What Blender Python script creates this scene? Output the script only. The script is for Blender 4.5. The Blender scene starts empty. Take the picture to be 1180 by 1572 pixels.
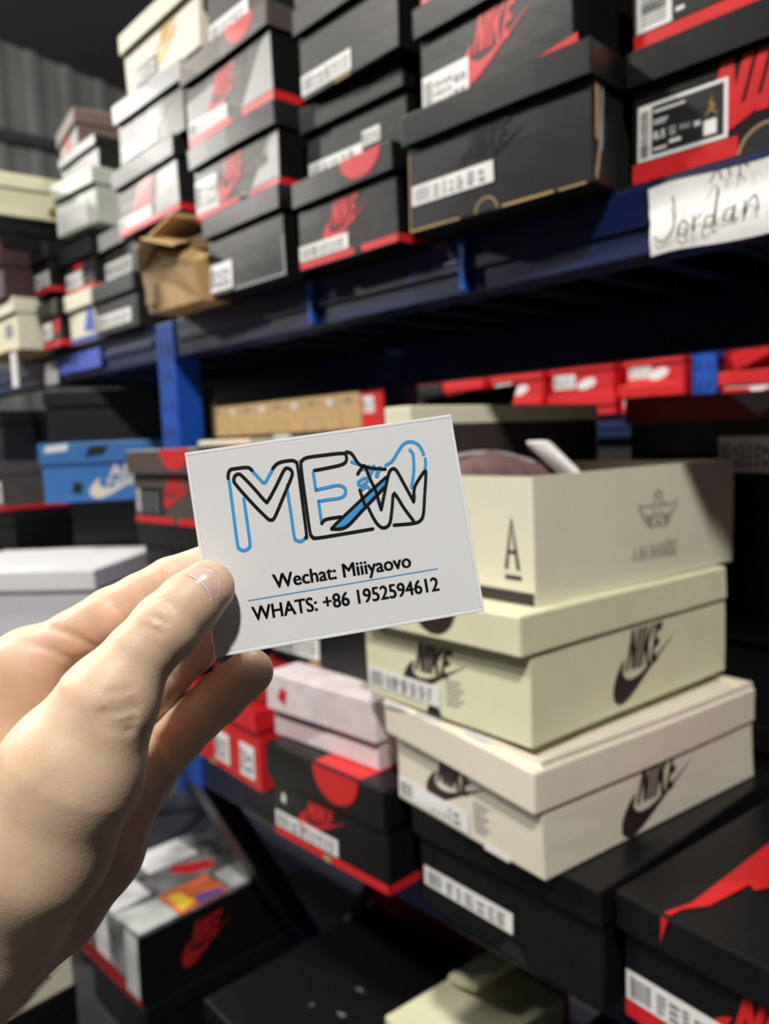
import bpy, bmesh, math, random
import numpy as np
from mathutils import Vector, Matrix

# ------------------------------------------------------------------ camera, world, lights, exposure
S = bpy.context.scene
COL = S.collection
EYE = 1.5                                   # camera height above the floor
FPX = 1220.0
def V3(*a): return np.array(a, float)
_al, _pi, _ro = math.radians(42.4), math.radians(5.1), math.radians(2.3)
_fh = V3(-math.cos(_al), math.sin(_al), 0); _r = V3(math.sin(_al), math.cos(_al), 0)
CF = _fh*math.cos(_pi) + V3(0, 0, -math.sin(_pi)); _u = _fh*math.sin(_pi) + V3(0, 0, math.cos(_pi))
CR = _r*math.cos(_ro) - _u*math.sin(_ro); CU = _r*math.sin(_ro) + _u*math.cos(_ro)
cd = bpy.data.cameras.new('camera'); cam = bpy.data.objects.new('camera', cd); COL.objects.link(cam)
cam.matrix_world = Matrix(((CR[0], CU[0], -CF[0], 0), (CR[1], CU[1], -CF[1], 0), (CR[2], CU[2], -CF[2], EYE), (0, 0, 0, 1)))
cd.sensor_fit = 'VERTICAL'; cd.sensor_height = 36.0; cd.lens = FPX/1572*36
cd.clip_start = 0.02; cd.clip_end = 100
cd.dof.use_dof = True; cd.dof.focus_distance = 0.275; cd.dof.aperture_fstop = 9.5
S.camera = cam

wd = bpy.data.worlds.new('world'); S.world = wd; wd.use_nodes = True
wd.node_tree.nodes['Background'].inputs[0].default_value = (1.0, 0.94, 0.88, 1)
wd.node_tree.nodes['Background'].inputs[1].default_value = 0.048

def lamp(name, loc, power, radius=0.13, color=(1.0, 0.96, 0.89)):
    l = bpy.data.lights.new(name, 'POINT'); l.energy = power; l.shadow_soft_size = radius; l.color = color
    o = bpy.data.objects.new(name, l); COL.objects.link(o); o.location = (loc[0], loc[1], loc[2] + EYE); return o
# high-bay lamps hanging above the two aisles
lamp('high_bay_light', (1.2, -1.25, 3.0), 660)
lamp('high_bay_light', (-3.0, -1.5, 3.0), 460)
lamp('high_bay_light', (-7.4, -2.2, 3.0), 800)
lamp('high_bay_light', (-1.5, 1.62, 3.0), 330)
lamp('high_bay_light', (-5.6, 1.62, 3.0), 200)
S.view_settings.view_transform = 'Standard'; S.view_settings.look = 'None'
S.view_settings.exposure = 0.0; S.view_settings.gamma = 1.0; S.view_settings.use_curve_mapping = False

# ------------------------------------------------------------------ materials
MATS = {}
def mat(name, col, rough=0.5, spec=0.5, vary=0.12, scale=25, bump=0.0, bscale=400, metal=0.0, sss=0.0, coat=0.0, trans=0.0):
    if name in MATS: return MATS[name]
    m = bpy.data.materials.new(name); m.use_nodes = True; nt = m.node_tree; p = nt.nodes['Principled BSDF']
    p.inputs['Roughness'].default_value = rough; p.inputs['Specular IOR Level'].default_value = spec
    p.inputs['Metallic'].default_value = metal; p.inputs['Coat Weight'].default_value = coat; p.inputs['Coat Roughness'].default_value = 0.08
    p.inputs['Transmission Weight'].default_value = trans
    tc = nt.nodes.new('ShaderNodeTexCoord'); nz = nt.nodes.new('ShaderNodeTexNoise'); nz.inputs['Scale'].default_value = scale; nz.inputs['Detail'].default_value = 5
    nt.links.new(tc.outputs['Object'], nz.inputs['Vector'])
    rp = nt.nodes.new('ShaderNodeValToRGB'); rp.color_ramp.elements[0].position = 0.3; rp.color_ramp.elements[1].position = 0.7
    a, b = 1 - vary, 1 + vary
    rp.color_ramp.elements[0].color = (col[0]*a, col[1]*a, col[2]*a, 1); rp.color_ramp.elements[1].color = (min(1, col[0]*b), min(1, col[1]*b), min(1, col[2]*b), 1)
    nt.links.new(nz.outputs['Fac'], rp.inputs['Fac']); nt.links.new(rp.outputs['Color'], p.inputs['Base Color'])
    if bump:
        n2 = nt.nodes.new('ShaderNodeTexNoise'); n2.inputs['Scale'].default_value = bscale; n2.inputs['Detail'].default_value = 4
        nt.links.new(tc.outputs['Object'], n2.inputs['Vector'])
        bp = nt.nodes.new('ShaderNodeBump'); bp.inputs['Strength'].default_value = bump; bp.inputs['Distance'].default_value = 0.002
        nt.links.new(n2.outputs['Fac'], bp.inputs['Height']); nt.links.new(bp.outputs['Normal'], p.inputs['Normal'])
    if sss:
        p.inputs['Subsurface Weight'].default_value = sss; p.inputs['Subsurface Radius'].default_value = (1.0, 0.35, 0.2); p.inputs['Subsurface Scale'].default_value = 0.004
    MATS[name] = m; return m
CB = dict(rough=0.40, spec=0.4, bump=0.06, bscale=60)
mat('black', (0.0055, 0.0055, 0.0065), **CB); mat('charcoal', (0.014, 0.014, 0.016), **CB)
mat('soot', (0.006, 0.006, 0.007), rough=0.7); mat('inkgrey', (0.004, 0.004, 0.005), rough=0.35)  # first black stands for shade in holes and behind the far row
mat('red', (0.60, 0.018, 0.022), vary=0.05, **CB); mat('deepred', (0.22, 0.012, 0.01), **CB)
mat('printred', (0.62, 0.016, 0.02), rough=0.4, vary=0.04); mat('darkprintred', (0.35, 0.012, 0.012), rough=0.5)
mat('cream', (0.74, 0.71, 0.55), vary=0.03, rough=0.55, bump=0.04, bscale=60); mat('creamyellow', (0.74, 0.73, 0.50), vary=0.03, rough=0.55, bump=0.04, bscale=60)
mat('ivory', (0.76, 0.70, 0.58), vary=0.03, rough=0.55, bump=0.04, bscale=60)
mat('white', (0.80, 0.80, 0.82), vary=0.02, rough=0.5); mat('sticker', (0.82, 0.82, 0.82), vary=0.02, rough=0.45)
mat('paper', (0.85, 0.85, 0.84), vary=0.03, rough=0.8, bump=0.1, bscale=40)
mat('lilacwhite', (0.68, 0.67, 0.76), vary=0.02, rough=0.5)
mat('ink', (0.012, 0.012, 0.014), rough=0.45); mat('printgrey', (0.25, 0.25, 0.27), rough=0.5)
mat('darkbrownprint', (0.03, 0.018, 0.018), rough=0.45); mat('emboss', (0.42, 0.38, 0.32), rough=0.5)
mat('gold', (0.45, 0.28, 0.08), rough=0.35, metal=0.6)
mat('mauve', (0.17, 0.115, 0.10), **CB); mat('plum', (0.06, 0.03, 0.033), **CB); mat('greygreen', (0.45, 0.49, 0.43), vary=0.03, **CB)
mat('silver', (0.36, 0.36, 0.37), vary=0.08, **CB); mat('brownlid', (0.085, 0.068, 0.064), **CB)  # the silver also stands for lamp glare on black boxes
mat('pink', (0.62, 0.47, 0.50), vary=0.08, scale=14, **CB); mat('palepink', (0.72, 0.62, 0.66), **CB)
mat('bluebox', (0.055, 0.19, 0.50), vary=0.06, **CB); mat('kraft', (0.48, 0.31, 0.14), vary=0.12, rough=0.7, bump=0.15, bscale=80)
mat('kraftdark', (0.30, 0.20, 0.11), rough=0.8); mat('royalblue', (0.08, 0.13, 0.55), **CB)
mat('rackblue', (0.004, 0.012, 0.07), rough=0.38, vary=0.1, bump=0.05, bscale=30); mat('postblue', (0.010, 0.075, 0.42), rough=0.35, vary=0.2, scale=14)  # first blue is the rack paint with overhang shade darkened into it
mat('deck', (0.010, 0.012, 0.03), rough=0.45, vary=0.2)
mat('concrete', (0.03, 0.03, 0.03), rough=0.8, vary=0.2, scale=3, bump=0.1)
mat('wallmetal', (0.12, 0.125, 0.125), rough=0.6, vary=0.1, scale=2); mat('roofmetal', (0.02, 0.022, 0.026), rough=0.7)
mat('orange', (0.8, 0.25, 0.03), rough=0.5); mat('yellow', (0.85, 0.62, 0.06), rough=0.5); mat('violet', (0.16, 0.08, 0.35), rough=0.5)
mat('lightgrey', (0.5, 0.53, 0.52), vary=0.25, scale=18, rough=0.45); mat('photogrey', (0.16, 0.16, 0.17), vary=0.9, scale=22, rough=0.45)
mat('photowhite', (0.7, 0.7, 0.72), vary=0.35, scale=16, rough=0.45); mat('photocolour', (0.75, 0.16, 0.06), vary=0.4, scale=20, rough=0.45)
mat('shoesuede', (0.16, 0.085, 0.085), rough=0.85, vary=0.25, scale=60, bump=0.3, bscale=300); mat('shoegrey', (0.30, 0.30, 0.32), rough=0.6); mat('shoewhite', (0.8, 0.8, 0.8), rough=0.5)
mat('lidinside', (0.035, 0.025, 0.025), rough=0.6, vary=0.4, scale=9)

# ------------------------------------------------------------------ mesh helpers
def link(name, verts, faces, m, parent=None, smooth=False):
    me = bpy.data.meshes.new(name); me.from_pydata([tuple(map(float, v)) for v in verts], [], [tuple(f) for f in faces]); me.validate(); me.update()
    o = bpy.data.objects.new(name, me); COL.objects.link(o)
    me.materials.append(MATS[m] if isinstance(m, str) else m)
    if smooth:
        for p in me.polygons: p.use_smooth = True
    if parent is not None: o.parent = parent
    return o
def tag(o, label, cat, group=None, kind=None):
    o['label'] = label; o['category'] = cat
    if group: o['group'] = group
    if kind: o['kind'] = kind
    return o
def struct(o): o['kind'] = 'structure'; return o
def empty(name, loc, yaw=0.0):
    o = bpy.data.objects.new(name, None); COL.objects.link(o); o.location = (loc[0], loc[1], loc[2] + EYE); o.rotation_euler = (0, 0, yaw); o.empty_display_size = 0.05
    return o
def bm_out(bm):
    bm.normal_update(); bm.verts.ensure_lookup_table(); bm.verts.index_update()
    v = [tuple(x.co) for x in bm.verts]; f = [[q.index for q in p.verts] for p in bm.faces]; bm.free(); return v, f
def rbox(x0, x1, y0, y1, z0, z1, bev=0.0015, open_face=None, thick=0.0025, cuts=0):
    bm = bmesh.new(); bmesh.ops.create_cube(bm, size=1)
    for v in bm.verts:
        v.co = Vector(((x0 + x1)/2 + v.co.x*(x1 - x0), (y0 + y1)/2 + v.co.y*(y1 - y0), (z0 + z1)/2 + v.co.z*(z1 - z0)))
    if open_face:
        d = {'top': (0, 0, 1), 'bottom': (0, 0, -1)}[open_face]; bm.normal_update()
        kill = [f for f in bm.faces if f.normal.dot(Vector(d)) > 0.9]; bmesh.ops.delete(bm, geom=kill, context='FACES_ONLY')
    if bev:
        ed = [e for e in bm.edges if len(e.link_faces) == 2]
        bmesh.ops.bevel(bm, geom=ed, offset=bev, segments=2, profile=0.5, affect='EDGES')
    if cuts:
        ed = [e for e in bm.edges if e.calc_length() > 0.03]
        bmesh.ops.subdivide_edges(bm, edges=ed, cuts=cuts, use_grid_fill=True)
    if open_face:
        bmesh.ops.recalc_face_normals(bm, faces=bm.faces[:]); 
        c = Vector(((x0 + x1)/2, (y0 + y1)/2, (z0 + z1)/2)); f = max(bm.faces, key=lambda q: q.calc_area())
        if (f.calc_center_median() - c).dot(f.normal) < 0: bmesh.ops.reverse_faces(bm, faces=bm.faces[:])
        bmesh.ops.solidify(bm, geom=bm.faces[:], thickness=thick)
    return bm_out(bm)
def merge(*parts):
    V, Fc = [], []
    for v, f in parts:
        k = len(V); V += list(v); Fc += [[i + k for i in q] for q in f]
    return V, Fc
def catmull(pts, n=8, closed=False):
    P = [np.array(p, float) for p in pts]; out = []; N = len(P)
    rng = range(N if closed else N - 1)
    for i in rng:
        p0 = P[(i - 1) % N] if closed or i > 0 else P[0]; p1 = P[i]; p2 = P[(i + 1) % N]; p3 = P[(i + 2) % N] if closed or i + 2 < N else P[-1]
        for k in range(n):
            t = k/n; out.append(0.5*((2*p1) + (-p0 + p2)*t + (2*p0 - 5*p1 + 4*p2 - p3)*t*t + (-p0 + 3*p1 - 3*p2 + p3)*t**3))
    if not closed: out.append(P[-1])
    return out
def ribbon(pts, w, closed=False):
    """flat stroke of width w along 2D points: one mitred strip with round ends"""
    P = [np.array(p, float) for p in pts]; Q = [P[0]]
    for p in P[1:]:
        if np.hypot(*(p - Q[-1])) > w*.05: Q.append(p)
    if closed and np.hypot(*(Q[0] - Q[-1])) < w*.05: Q.pop()
    n = len(Q); V, Fc = [], []
    for i in range(n):
        a = Q[i - 1] if (i > 0 or closed) else Q[i]; b = Q[(i + 1) % n] if (i < n - 1 or closed) else Q[i]
        d = b - a; d = d/(np.hypot(*d) + 1e-12); m = np.array([-d[1], d[0]])
        e = Q[i] - a if np.hypot(*(Q[i] - a)) > 1e-12 else d; e = e/np.hypot(*e); k = 1/max(.6, abs(m @ np.array([-e[1], e[0]])))
        V += [Q[i] + m*w/2*k, Q[i] - m*w/2*k]
    for i in range(n if closed else n - 1): j = (i + 1) % n; Fc.append([2*i, 2*i + 1, 2*j + 1, 2*j])
    if not closed:
        for i, sg in ((0, -1), (n - 1, 1)):
            l, r_ = V[2*i], V[2*i + 1]; c = (l + r_)/2; u = (l - r_)/2; t = np.array([u[1], -u[0]])*sg; k = len(V)
            V += [c + u*math.cos(q) + t*math.sin(q) for q in np.linspace(0, math.pi, 7)]; Fc.append(list(range(k, k + 7)))
    return V, Fc
def rect(x, y, w, h): return [(x, y), (x + w, y), (x + w, y + h), (x, y + h)], [[0, 1, 2, 3]]
def poly(pts): return list(pts), [list(range(len(pts)))]
_font_cache = {}
def text2d(s, size=1.0, bold=0.0):
    key = (s, bold)
    if key not in _font_cache:
        c = bpy.data.curves.new('t', 'FONT'); c.body = s; c.offset = bold; c.resolution_u = 4; c.fill_mode = 'FRONT' if hasattr(c, 'fill_mode') else c.fill_mode
        o = bpy.data.objects.new('t', c); COL.objects.link(o); dg = bpy.context.evaluated_depsgraph_get(); me = bpy.data.meshes.new_from_object(o.evaluated_get(dg))
        v = np.array([(q.co.x, q.co.y) for q in me.vertices]); f = [list(p.vertices) for p in me.polygons]
        bpy.data.objects.remove(o); bpy.data.curves.remove(c); bpy.data.meshes.remove(me); _font_cache[key] = (v, f)
    v, f = _font_cache[key]
    return [q*size for q in v], [list(p) for p in f]
def fit2d(g, x0, y0, w, h=None):
    v = np.array(g[0]); mn = v.min(0); mx = v.max(0); s = w/(mx[0] - mn[0]); sy = s if h is None else h/(mx[1] - mn[1])
    return [((p[0] - mn[0])*s + x0, (p[1] - mn[1])*sy + y0) for p in v], g[1]
# wordmark and swoosh, in a unit cell (x 0..1)
_L = {'N': ([(0, 0), (0, 1), (.24, 1), (.42, .5), (.42, 1), (.62, 1), (.62, 0), (.40, 0), (.20, .55), (.20, 0)], .62),
      'I': ([(0, 0), (0, 1), (.21, 1), (.21, 0)], .21),
      'K': ([(0, 0), (0, 1), (.21, 1), (.21, .62), (.42, 1), (.66, 1), (.42, .56), (.68, 0), (.45, 0), (.28, .38), (.21, .27), (.21, 0)], .66),
      'E': ([(0, 0), (0, 1), (.5, 1), (.5, .8), (.21, .8), (.21, .6), (.45, .6), (.45, .41), (.21, .41), (.21, .2), (.5, .2), (.5, 0)], .5)}
def wordmark(x, y, w, h, shear=0.28):
    out = []; tot = sum(_L[c][1] for c in 'NIKE') + 3*.07; cx = 0
    for c in 'NIKE':
        P, adv = _L[c]; out.append(poly([(x + (cx + px)/tot*w + py*h*shear, y + py*h) for px, py in P])); cx += adv + .07
    return merge(*out)
def swoosh(x, y, w, h):
    lo = catmull([(1.0, 1.0), (.62, .52), (.36, .18), (.20, .02), (.09, .02), (.02, .16), (.03, .40), (.12, .68), (.20, .80)], 6)
    up = catmull([(.20, .80), (.17, .56), (.22, .43), (.32, .40), (.50, .50), (1.0, 1.0)], 6)[1:-1]
    return poly([(x + p[0]*w, y + p[1]*h) for p in lo + up])
def logo2d(w, asp=0.62):
    h = w*asp
    return merge(swoosh(0, 0, w, h*.72), wordmark(w*.20, h*.40, w*.50, h*.52))

# ------------------------------------------------------------------ shoe boxes
class Box:
    """Empty at the base centre; front (short, labelled) face looks to -Y before the yaw"""
    def __init__(s, name, label, corner, yaw, w, d, h, body='black', lid='black', lidh=0.032, over=0.004, lshift=0.004, group='shoe boxes on the racks', warp=0.0012, cat='shoe box', seed=None, stripe_gap=0):
        s.w, s.d, s.h, s.lidh, s.over, s.ls = w, d, h, lidh, over, lshift; y = math.radians(yaw); c, sn = math.cos(y), math.sin(y)
        s.loc = (corner[0] - w/2*c - d/2*sn, corner[1] - w/2*sn + d/2*c, corner[2])
        s.o = empty(name, s.loc, y); tag(s.o, label, cat, group)
        r = random.Random(label if seed is None else seed); s.ph = [r.uniform(0, 6.28) for _ in range(6)]; s.amp = warp
        if lid:
            v, f = rbox(-w/2, w/2, -d/2, d/2, 0, h - 0.003, cuts=3); s.body = s.add('body', v, f, body)
            v, f = rbox(-w/2 - over, w/2 + over, -d/2 - over - lshift, d/2 + over - min(lshift, .004), h - lidh, h, 0.0022, 'bottom', 0.0018, cuts=3); s.lid = s.add('lid', v, f, lid)
        else:
            v, f = rbox(-w/2, w/2, -d/2, d/2, 0, h, 0.0015, 'top', 0.003, cuts=3); s.body = s.add('body', v, f, body); s.lid = None
    def disp(s, p):
        x, y, z = p; a = s.amp; q = s.ph; t = z/s.h
        return (x + a*math.sin(y*14 + q[0])*math.sin(z*20 + q[1]), y + a*math.sin(x*16 + q[2])*math.sin(z*22 + q[3]), z + a*0.8*t*math.sin(x*13 + q[4])*math.cos(y*9 + q[5]))
    def add(s, name, v, f, m, parent=None):
        return link(name, [s.disp(p) for p in v], f, m, s.o if parent is None else parent)
    def at(s, face, u, v, off):
        o = s.over
        if face == 'front': return (-s.w/2 + u, -s.d/2 - off, v)
        if face == 'side': return (s.w/2 + off, -s.d/2 + u, v)
        if face == 'lidfront': return (-s.w/2 + u, -s.d/2 - o - s.ls - off, v)
        if face == 'lidside': return (s.w/2 + o + off, -s.d/2 + u, v)
        if face == 'lidtop': return (-s.w/2 + u, -s.d/2 + v, s.h + off)
        if face == 'top': return (-s.w/2 + u, -s.d/2 + v, s.h + off)
    def decal(s, name, face, g, m, off=0.0006, parent=None):
        par = parent or (s.lid if face.startswith('lid') and s.lid else s.body)
        return s.add(name, [s.at(face, p[0], p[1], off) for p in g[0]], g[1], m, par)
    def logo(s, face, u, v, w, m, asp=0.62):
        g = logo2d(w, asp); return s.decal('brand_print', face, ([(p[0] + u, p[1] + v) for p in g[0]], g[1]), m)
    def label(s, face='front', u=0.006, v=0.012, w=0.105, h=0.021, base='sticker', inkm='printgrey', seed=0):
        L = s.decal('size_label', face, rect(u, v, w, h), base, 0.0010); r = random.Random(seed + int(w*1e4) + int(u*1e4)); parts = []; x = u + w*.04
        while x < u + w*.22:
            bw = r.choice((.0008, .0012, .002)); parts.append(rect(x, v + h*.14, bw, h*.7)); x += bw + r.choice((.0008, .0012))
        x = u + w*.27
        while x < u + w*.88:
            bw = w*r.uniform(.05, .13); n = r.choice((2, 3, 4))
            for k in range(n): parts.append(rect(x, v + h*(.15 + .7*k/n), bw*r.uniform(.6, .92), h*.35/n + .0006))
            x += bw + w*.02
        s.decal('label_print', face, merge(*parts), inkm, 0.0014, L); return L
    def stripe(s, hh=0.012, m='printred', side=True, gap=None):
        g = [rect(0.0005, 0.001, s.w - .001, hh)] if gap is None else [rect(0.0005, 0.001, gap[0], hh), rect(gap[1], 0.001, s.w - .001 - gap[1], hh)]
        for q in g: s.decal('base_stripe', 'front', q, m, 0.0005)
        if side: s.decal('base_stripe', 'side', rect(0.0005, 0.001, s.d - .001, hh), m, 0.0005)
    def tongue(s, u, w, m='printred', top=0.09, drop=None):
        drop = drop or s.lidh*.85; n = 12
        P = [(u + w/2*math.cos(t), s.h - .001 - drop*math.sin(t)) for t in np.linspace(0, math.pi, n)]
        s.decal('lid_tongue_print', 'lidfront', poly(P), m)
        if top: s.decal('lid_tongue_print', 'lidtop', poly([(u - w/2, -s.over), (u + w/2, -s.over), (u + w/2*1.1, top), (u - w/2*1.1, top)]), m)
    def notch(s, u, w=0.03, face='front', v=0.0, m='soot', rim='kraft', up=True):
        n = 10; sg = 1 if up else -1
        arc = lambda q: [(u + q/2*math.cos(t), v + sg*q/2*math.sin(t)) for t in np.linspace(0, math.pi, n)]
        if rim: s.decal('notch_edge', face, poly(arc(w*1.12)), rim, 0.0005)
        s.decal('notch', face, poly(arc(w)), m, 0.0008)
GT = 'shoe boxes on the upper shelf'; GL = 'shoe boxes on the middle shelf'; GB = 'shoe boxes on the bottom shelf'; GX = 'shoe boxes on the rack across'

# ------------------------------------------------------------------ setting
def slab(name, x0, x1, y0, y1, z0, z1, m, parent=None, bev=0):
    v, f = rbox(x0, x1, y0, y1, z0 + (EYE if parent is None else 0), z1 + (EYE if parent is None else 0), bev); return link(name, v, f, m, parent)
struct(slab('floor', -14, 5, -5, 8, -1.6, -1.5, 'concrete'))
def corrugated(name, m, x, y0, y1, z0, z1, pitch=0.42, depth=0.05):
    V, Fc = [], []; y = y0; prof = []
    while y < y1:
        prof += [(y, 0), (y + pitch*.62, 0), (y + pitch*.70, depth), (y + pitch*.92, depth)]; y += pitch
    for yy, dx in prof: V += [(x + dx, yy, z0 + EYE), (x + dx, yy, z1 + EYE)]
    for i in range(len(prof) - 1): Fc.append([2*i, 2*i + 2, 2*i + 3, 2*i + 1])
    n = len(V); V += [(a - .03, b, c) for a, b, c in V]; Fc += [[n + q for q in reversed(p)] for p in Fc]
    return link(name, V, Fc, m)
wl = struct(corrugated('wall_left', 'wallmetal', -10.0, -5, 8, -1.5, 5.6))
link('wall_rail', *rbox(-9.95, -9.82, -5, 8, 3.62 + EYE, 3.74 + EYE, 0), 'roofmetal', wl)
struct(slab('wall_back', -10, 5, 7.9, 8.0, -1.5, 6, 'roofmetal'))
v = [(-10.2, -5, 5.9 + EYE), (5, -5, 5.9 + EYE), (5, 8, 4.2 + EYE), (-10.2, 8, 4.2 + EYE)]
struct(link('ceiling', v + [(a, b, c + .08) for a, b, c in v], [[0, 3, 2, 1], [4, 5, 6, 7], [0, 1, 5, 4], [2, 3, 7, 6], [1, 2, 6, 5], [3, 0, 4, 7]], 'roofmetal'))

# ------------------------------------------------------------------ racks
def rack(label, posts, yf, yb, levels, x0, x1, panel=0.32, tags=()):
    o = empty('storage_rack', (0, 0, -1.5)); tag(o, label, 'rack'); Z = 1.5
    def part(name, x0, x1, y0, y1, z0, z1, m, par=o, bev=0.002):
        return link(name, *rbox(x0, x1, y0, y1, z0 + Z, z1 + Z, bev), m, par)
    for px in posts:
        for k, py in enumerate((yf - .004, yb - .046)):
            slant = k == 0 and abs(px + 1.328) < .01
            if slant:                                    # slope-back leg below the lowest beam, coloured dark to pass for shade
                v, f = rbox(px - .032, px + .032, -.025, .025, 0, .87, .002); v = [(a, py + .025 + b_ + .45*(1 - c/.87), c) for a, b_, c in v]; link('slanted_leg', v, f, 'deck', o)
            p = part('upright_post', px - .032, px + .032, py, py + .05, -.63 if slant else -1.5, 0.2265, 'postblue' if k == 0 or px < -2 else 'rackblue')  # rear posts mostly take the shade-darkened blue
            if k == 0:
                hv = []
                for i in range(16 if slant else 33):
                    z = (-.58 if slant else -1.45) + i*.05 + Z
                    for q in (-.013, .013): hv.append(([(px + q - .004, py - .0008, z), (px + q + .004, py - .0008, z), (px + q + .0025, py - .0008, z + .022), (px + q - .0025, py - .0008, z + .022)], [[0, 1, 2, 3]]))
                link('slot_holes', *merge(*hv), 'soot', p)['kind'] = 'stuff'
        for i in range(2):
            za, zb = -1.35 + i*.45 + Z, -1.35 + (i + 1)*.45 + Z
            if i % 2: za, zb = zb, za
            v, f = rbox(px - .012, px + .012, -.5, .5, -.012, .012, 0); L = yb - yf - .1
            v = [(a, yf + .05 + (b + .5)*L, c + za + (b + .5)*(zb - za)) for a, b, c in v]; link('brace', v, f, 'rackblue', o)
    ends = sorted(posts)
    for z in levels:
        bh = .067 if z > 0 else .107
        for a, b in zip(ends[:-1], ends[1:]):
            for y0, y1 in ((yf, yf + .045), (yb - .045, yb)):
                bm_ = part('beam', a + .033, b - .033, y0, y1, z - (bh if y0 == yf else .107), z - .003, 'rackblue')
                if y0 == yf: link('beam_rib', *rbox(a + .05, b - .05, y0 - .004, y0 + .001, z - bh*.62 + Z, z - bh*.42 + Z, 0.001), 'rackblue', bm_)
            n = max(1, round((b - a - .07)/panel)); wv = (b - a - .07)/n
            for i in range(n):
                xa = a + .035 + i*wv
                d = part('deck_panel', xa + .0015, xa + wv - .0015, yf + .001, yb - .001, z - .0025, z, 'deck', bev=0)
                ribs = [rbox(xa + wv*q - .012, xa + wv*q + .012, yf + .05, yb - .05, z - .030 + Z, z - .003 + Z, 0) for q in (.03, .35, .65, .97)]
                for rv, rf in ribs: link('deck_rib', rv, rf, 'deck', d)
    return o
R1 = rack('dark blue steel storage rack holding the nearest shoe boxes', (-2.47, -1.328, 0.55), 0.70, 1.30, (0.23, -0.518, -1.17), -2.6, 0.55)
R2 = rack('blue steel storage rack with red boxes, seen through the nearest rack', (-4.6, -0.965, 0.8), 2.02, 2.62, (0.05, -0.72), -4.6, 0.8)
# faded marks on the front beam: bright painted clips
for x, lab in ((-0.893, 'small bright blue safety clip on the front beam, left one'), (-0.611, 'small bright blue safety clip on the front beam, nearer one')):
    c = slab('beam_clip', x - .004, x + .004, 0.690, 0.6985, 0.166, 0.224, 'postblue', None, 0.001); tag(c, lab, 'clip', 'safety clips on the front beam')

# ------------------------------------------------------------------ upper shelf boxes, right to left
zt = 0.23
b = Box('shoe_box', 'black box with big red lettering and a black gold-figure label beside the paper sign', (-0.184, 0.722, zt), 2.5, 0.226, 0.34, 0.122, group=GT)
b.stripe(0.020, gap=(0.098, 0.150)); b.decal('brand_print', 'front', swoosh(.045, .022, .165, .062), 'printred'); b.decal('brand_print', 'front', wordmark(.070, .036, .100, .050), 'printred', .0008); b.notch(0.124, 0.048, rim='kraftdark')
L = b.decal('size_label', 'front', rect(0.006, 0.022, 0.084, 0.050), 'sticker', 0.0010)
b.decal('label_panel', 'front', rect(0.0195, 0.0255, 0.067, 0.0435), 'ink', 0.0013, L)
rr = random.Random(5); b.decal('barcode', 'front', merge(*[rect(0.0085, 0.025 + k*.0014, .0085, rr.choice((.0004, .0007, .0009))) for k in range(30)]), 'ink', 0.0013, L)
tx = [fit2d(text2d('8.5', 1, .02), .0215, .0385, .0115), fit2d(text2d('EUR', 1, 0), .037, .043, .006, .003), fit2d(text2d('42', 1, .01), .037, .0385, .006, .0035), fit2d(text2d('CM 26.5', 1, 0), .0465, .0405, .010, .004), fit2d(text2d('M', 1, .02), .0605, .0385, .005)]
tx += [rect(.0215, .0625, .030, .0022), rect(.0215, .0545, .014, .0014), rect(.0215, .052, .012, .0012), rect(.037, .0315, .011, .003), rect(.0215, .029, .013, .002), rect(.069, .0285, .0115, .0125)]
b.decal('label_print', 'front', merge(*tx), 'sticker', 0.0016, L)
fig = [(.0, .0), (.15, .08), (.28, .30), (.40, .42), (.42, .60), (.30, .72), (.36, .76), (.47, .68), (.50, .82), (.58, .98), (.62, .96), (.57, .80), (.58, .62), (.72, .52), (.82, .40), (.78, .34), (.66, .42), (.60, .36), (.78, .16), (1.0, .06), (.95, .0), (.70, .08), (.50, .26), (.34, .16), (.16, .0)]
b.decal('figure_emblem', 'front', poly([(.069 + p[0]*.013, .0445 + p[1]*.017) for p in fig]), 'gold', 0.0016, L)

b = Box('shoe_box', 'black box with barcode label and red base above the box by the sign', (-0.182, 0.722, zt + .1225), 2, 0.226, 0.34, 0.12, body='brownlid', group=GT)
b.stripe(0.014); L = b.decal('size_label', 'front', rect(0.004, 0.016, 0.034, 0.07), 'sticker', 0.0010)
b.decal('barcode', 'front', merge(*[rect(0.009, 0.021 + k*.0034, .024, rr.choice((.0010, .0016, .0022))) for k in range(17)]), 'ink', 0.0013, L)
b.decal('label_panel', 'front', rect(0.038, 0.016, 0.05, 0.06), 'ink', 0.0010, L)
b.decal('label_print', 'front', merge(*[rect(0.042 + (k % 2)*.014, 0.022 + k*.006, .008, .0035) for k in range(8)]), 'sticker', 0.0014, L)
b.decal('base_print', 'front', swoosh(.10, .018, .09, .05), 'printred')

A = Box('shoe_box', 'worn all-black box with torn corner and white strip label at the shelf edge', (-0.42, 0.66, zt), 3.2, 0.227, 0.34, 0.125, body='charcoal', lid='black', group=GT, warp=.002)
A.label(u=0.004, v=0.028, w=0.112, h=0.021, seed=3); A.logo('front', 0.060, 0.034, 0.100, 'inkgrey', .56); A.notch(0.105, 0.026, v=0.001)
for q in (rect(.0005, .0005, .07, .0018), rect(.125, .0005, .06, .0022), rect(.19, .0005, .03, .0015), rect(.0003, .002, .0013, .085)): A.decal('worn_edge', 'front', q, 'kraft', 0.0009)
for q in ([(.004, .040), (.010, .038), (.013, .088), (.006, .092)], [(.002, .004), (.006, .003), (.014, .030), (.010, .032)]): A.decal('torn_corner', 'side', poly(q), 'kraft', 0.0012)
A.decal('torn_flap', 'side', poly([(.0, .0), (.012, .03), (.018, .032), (.022, .09), (.018, .092), (.012, .04)]), 'silver', 0.0008)

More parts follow.
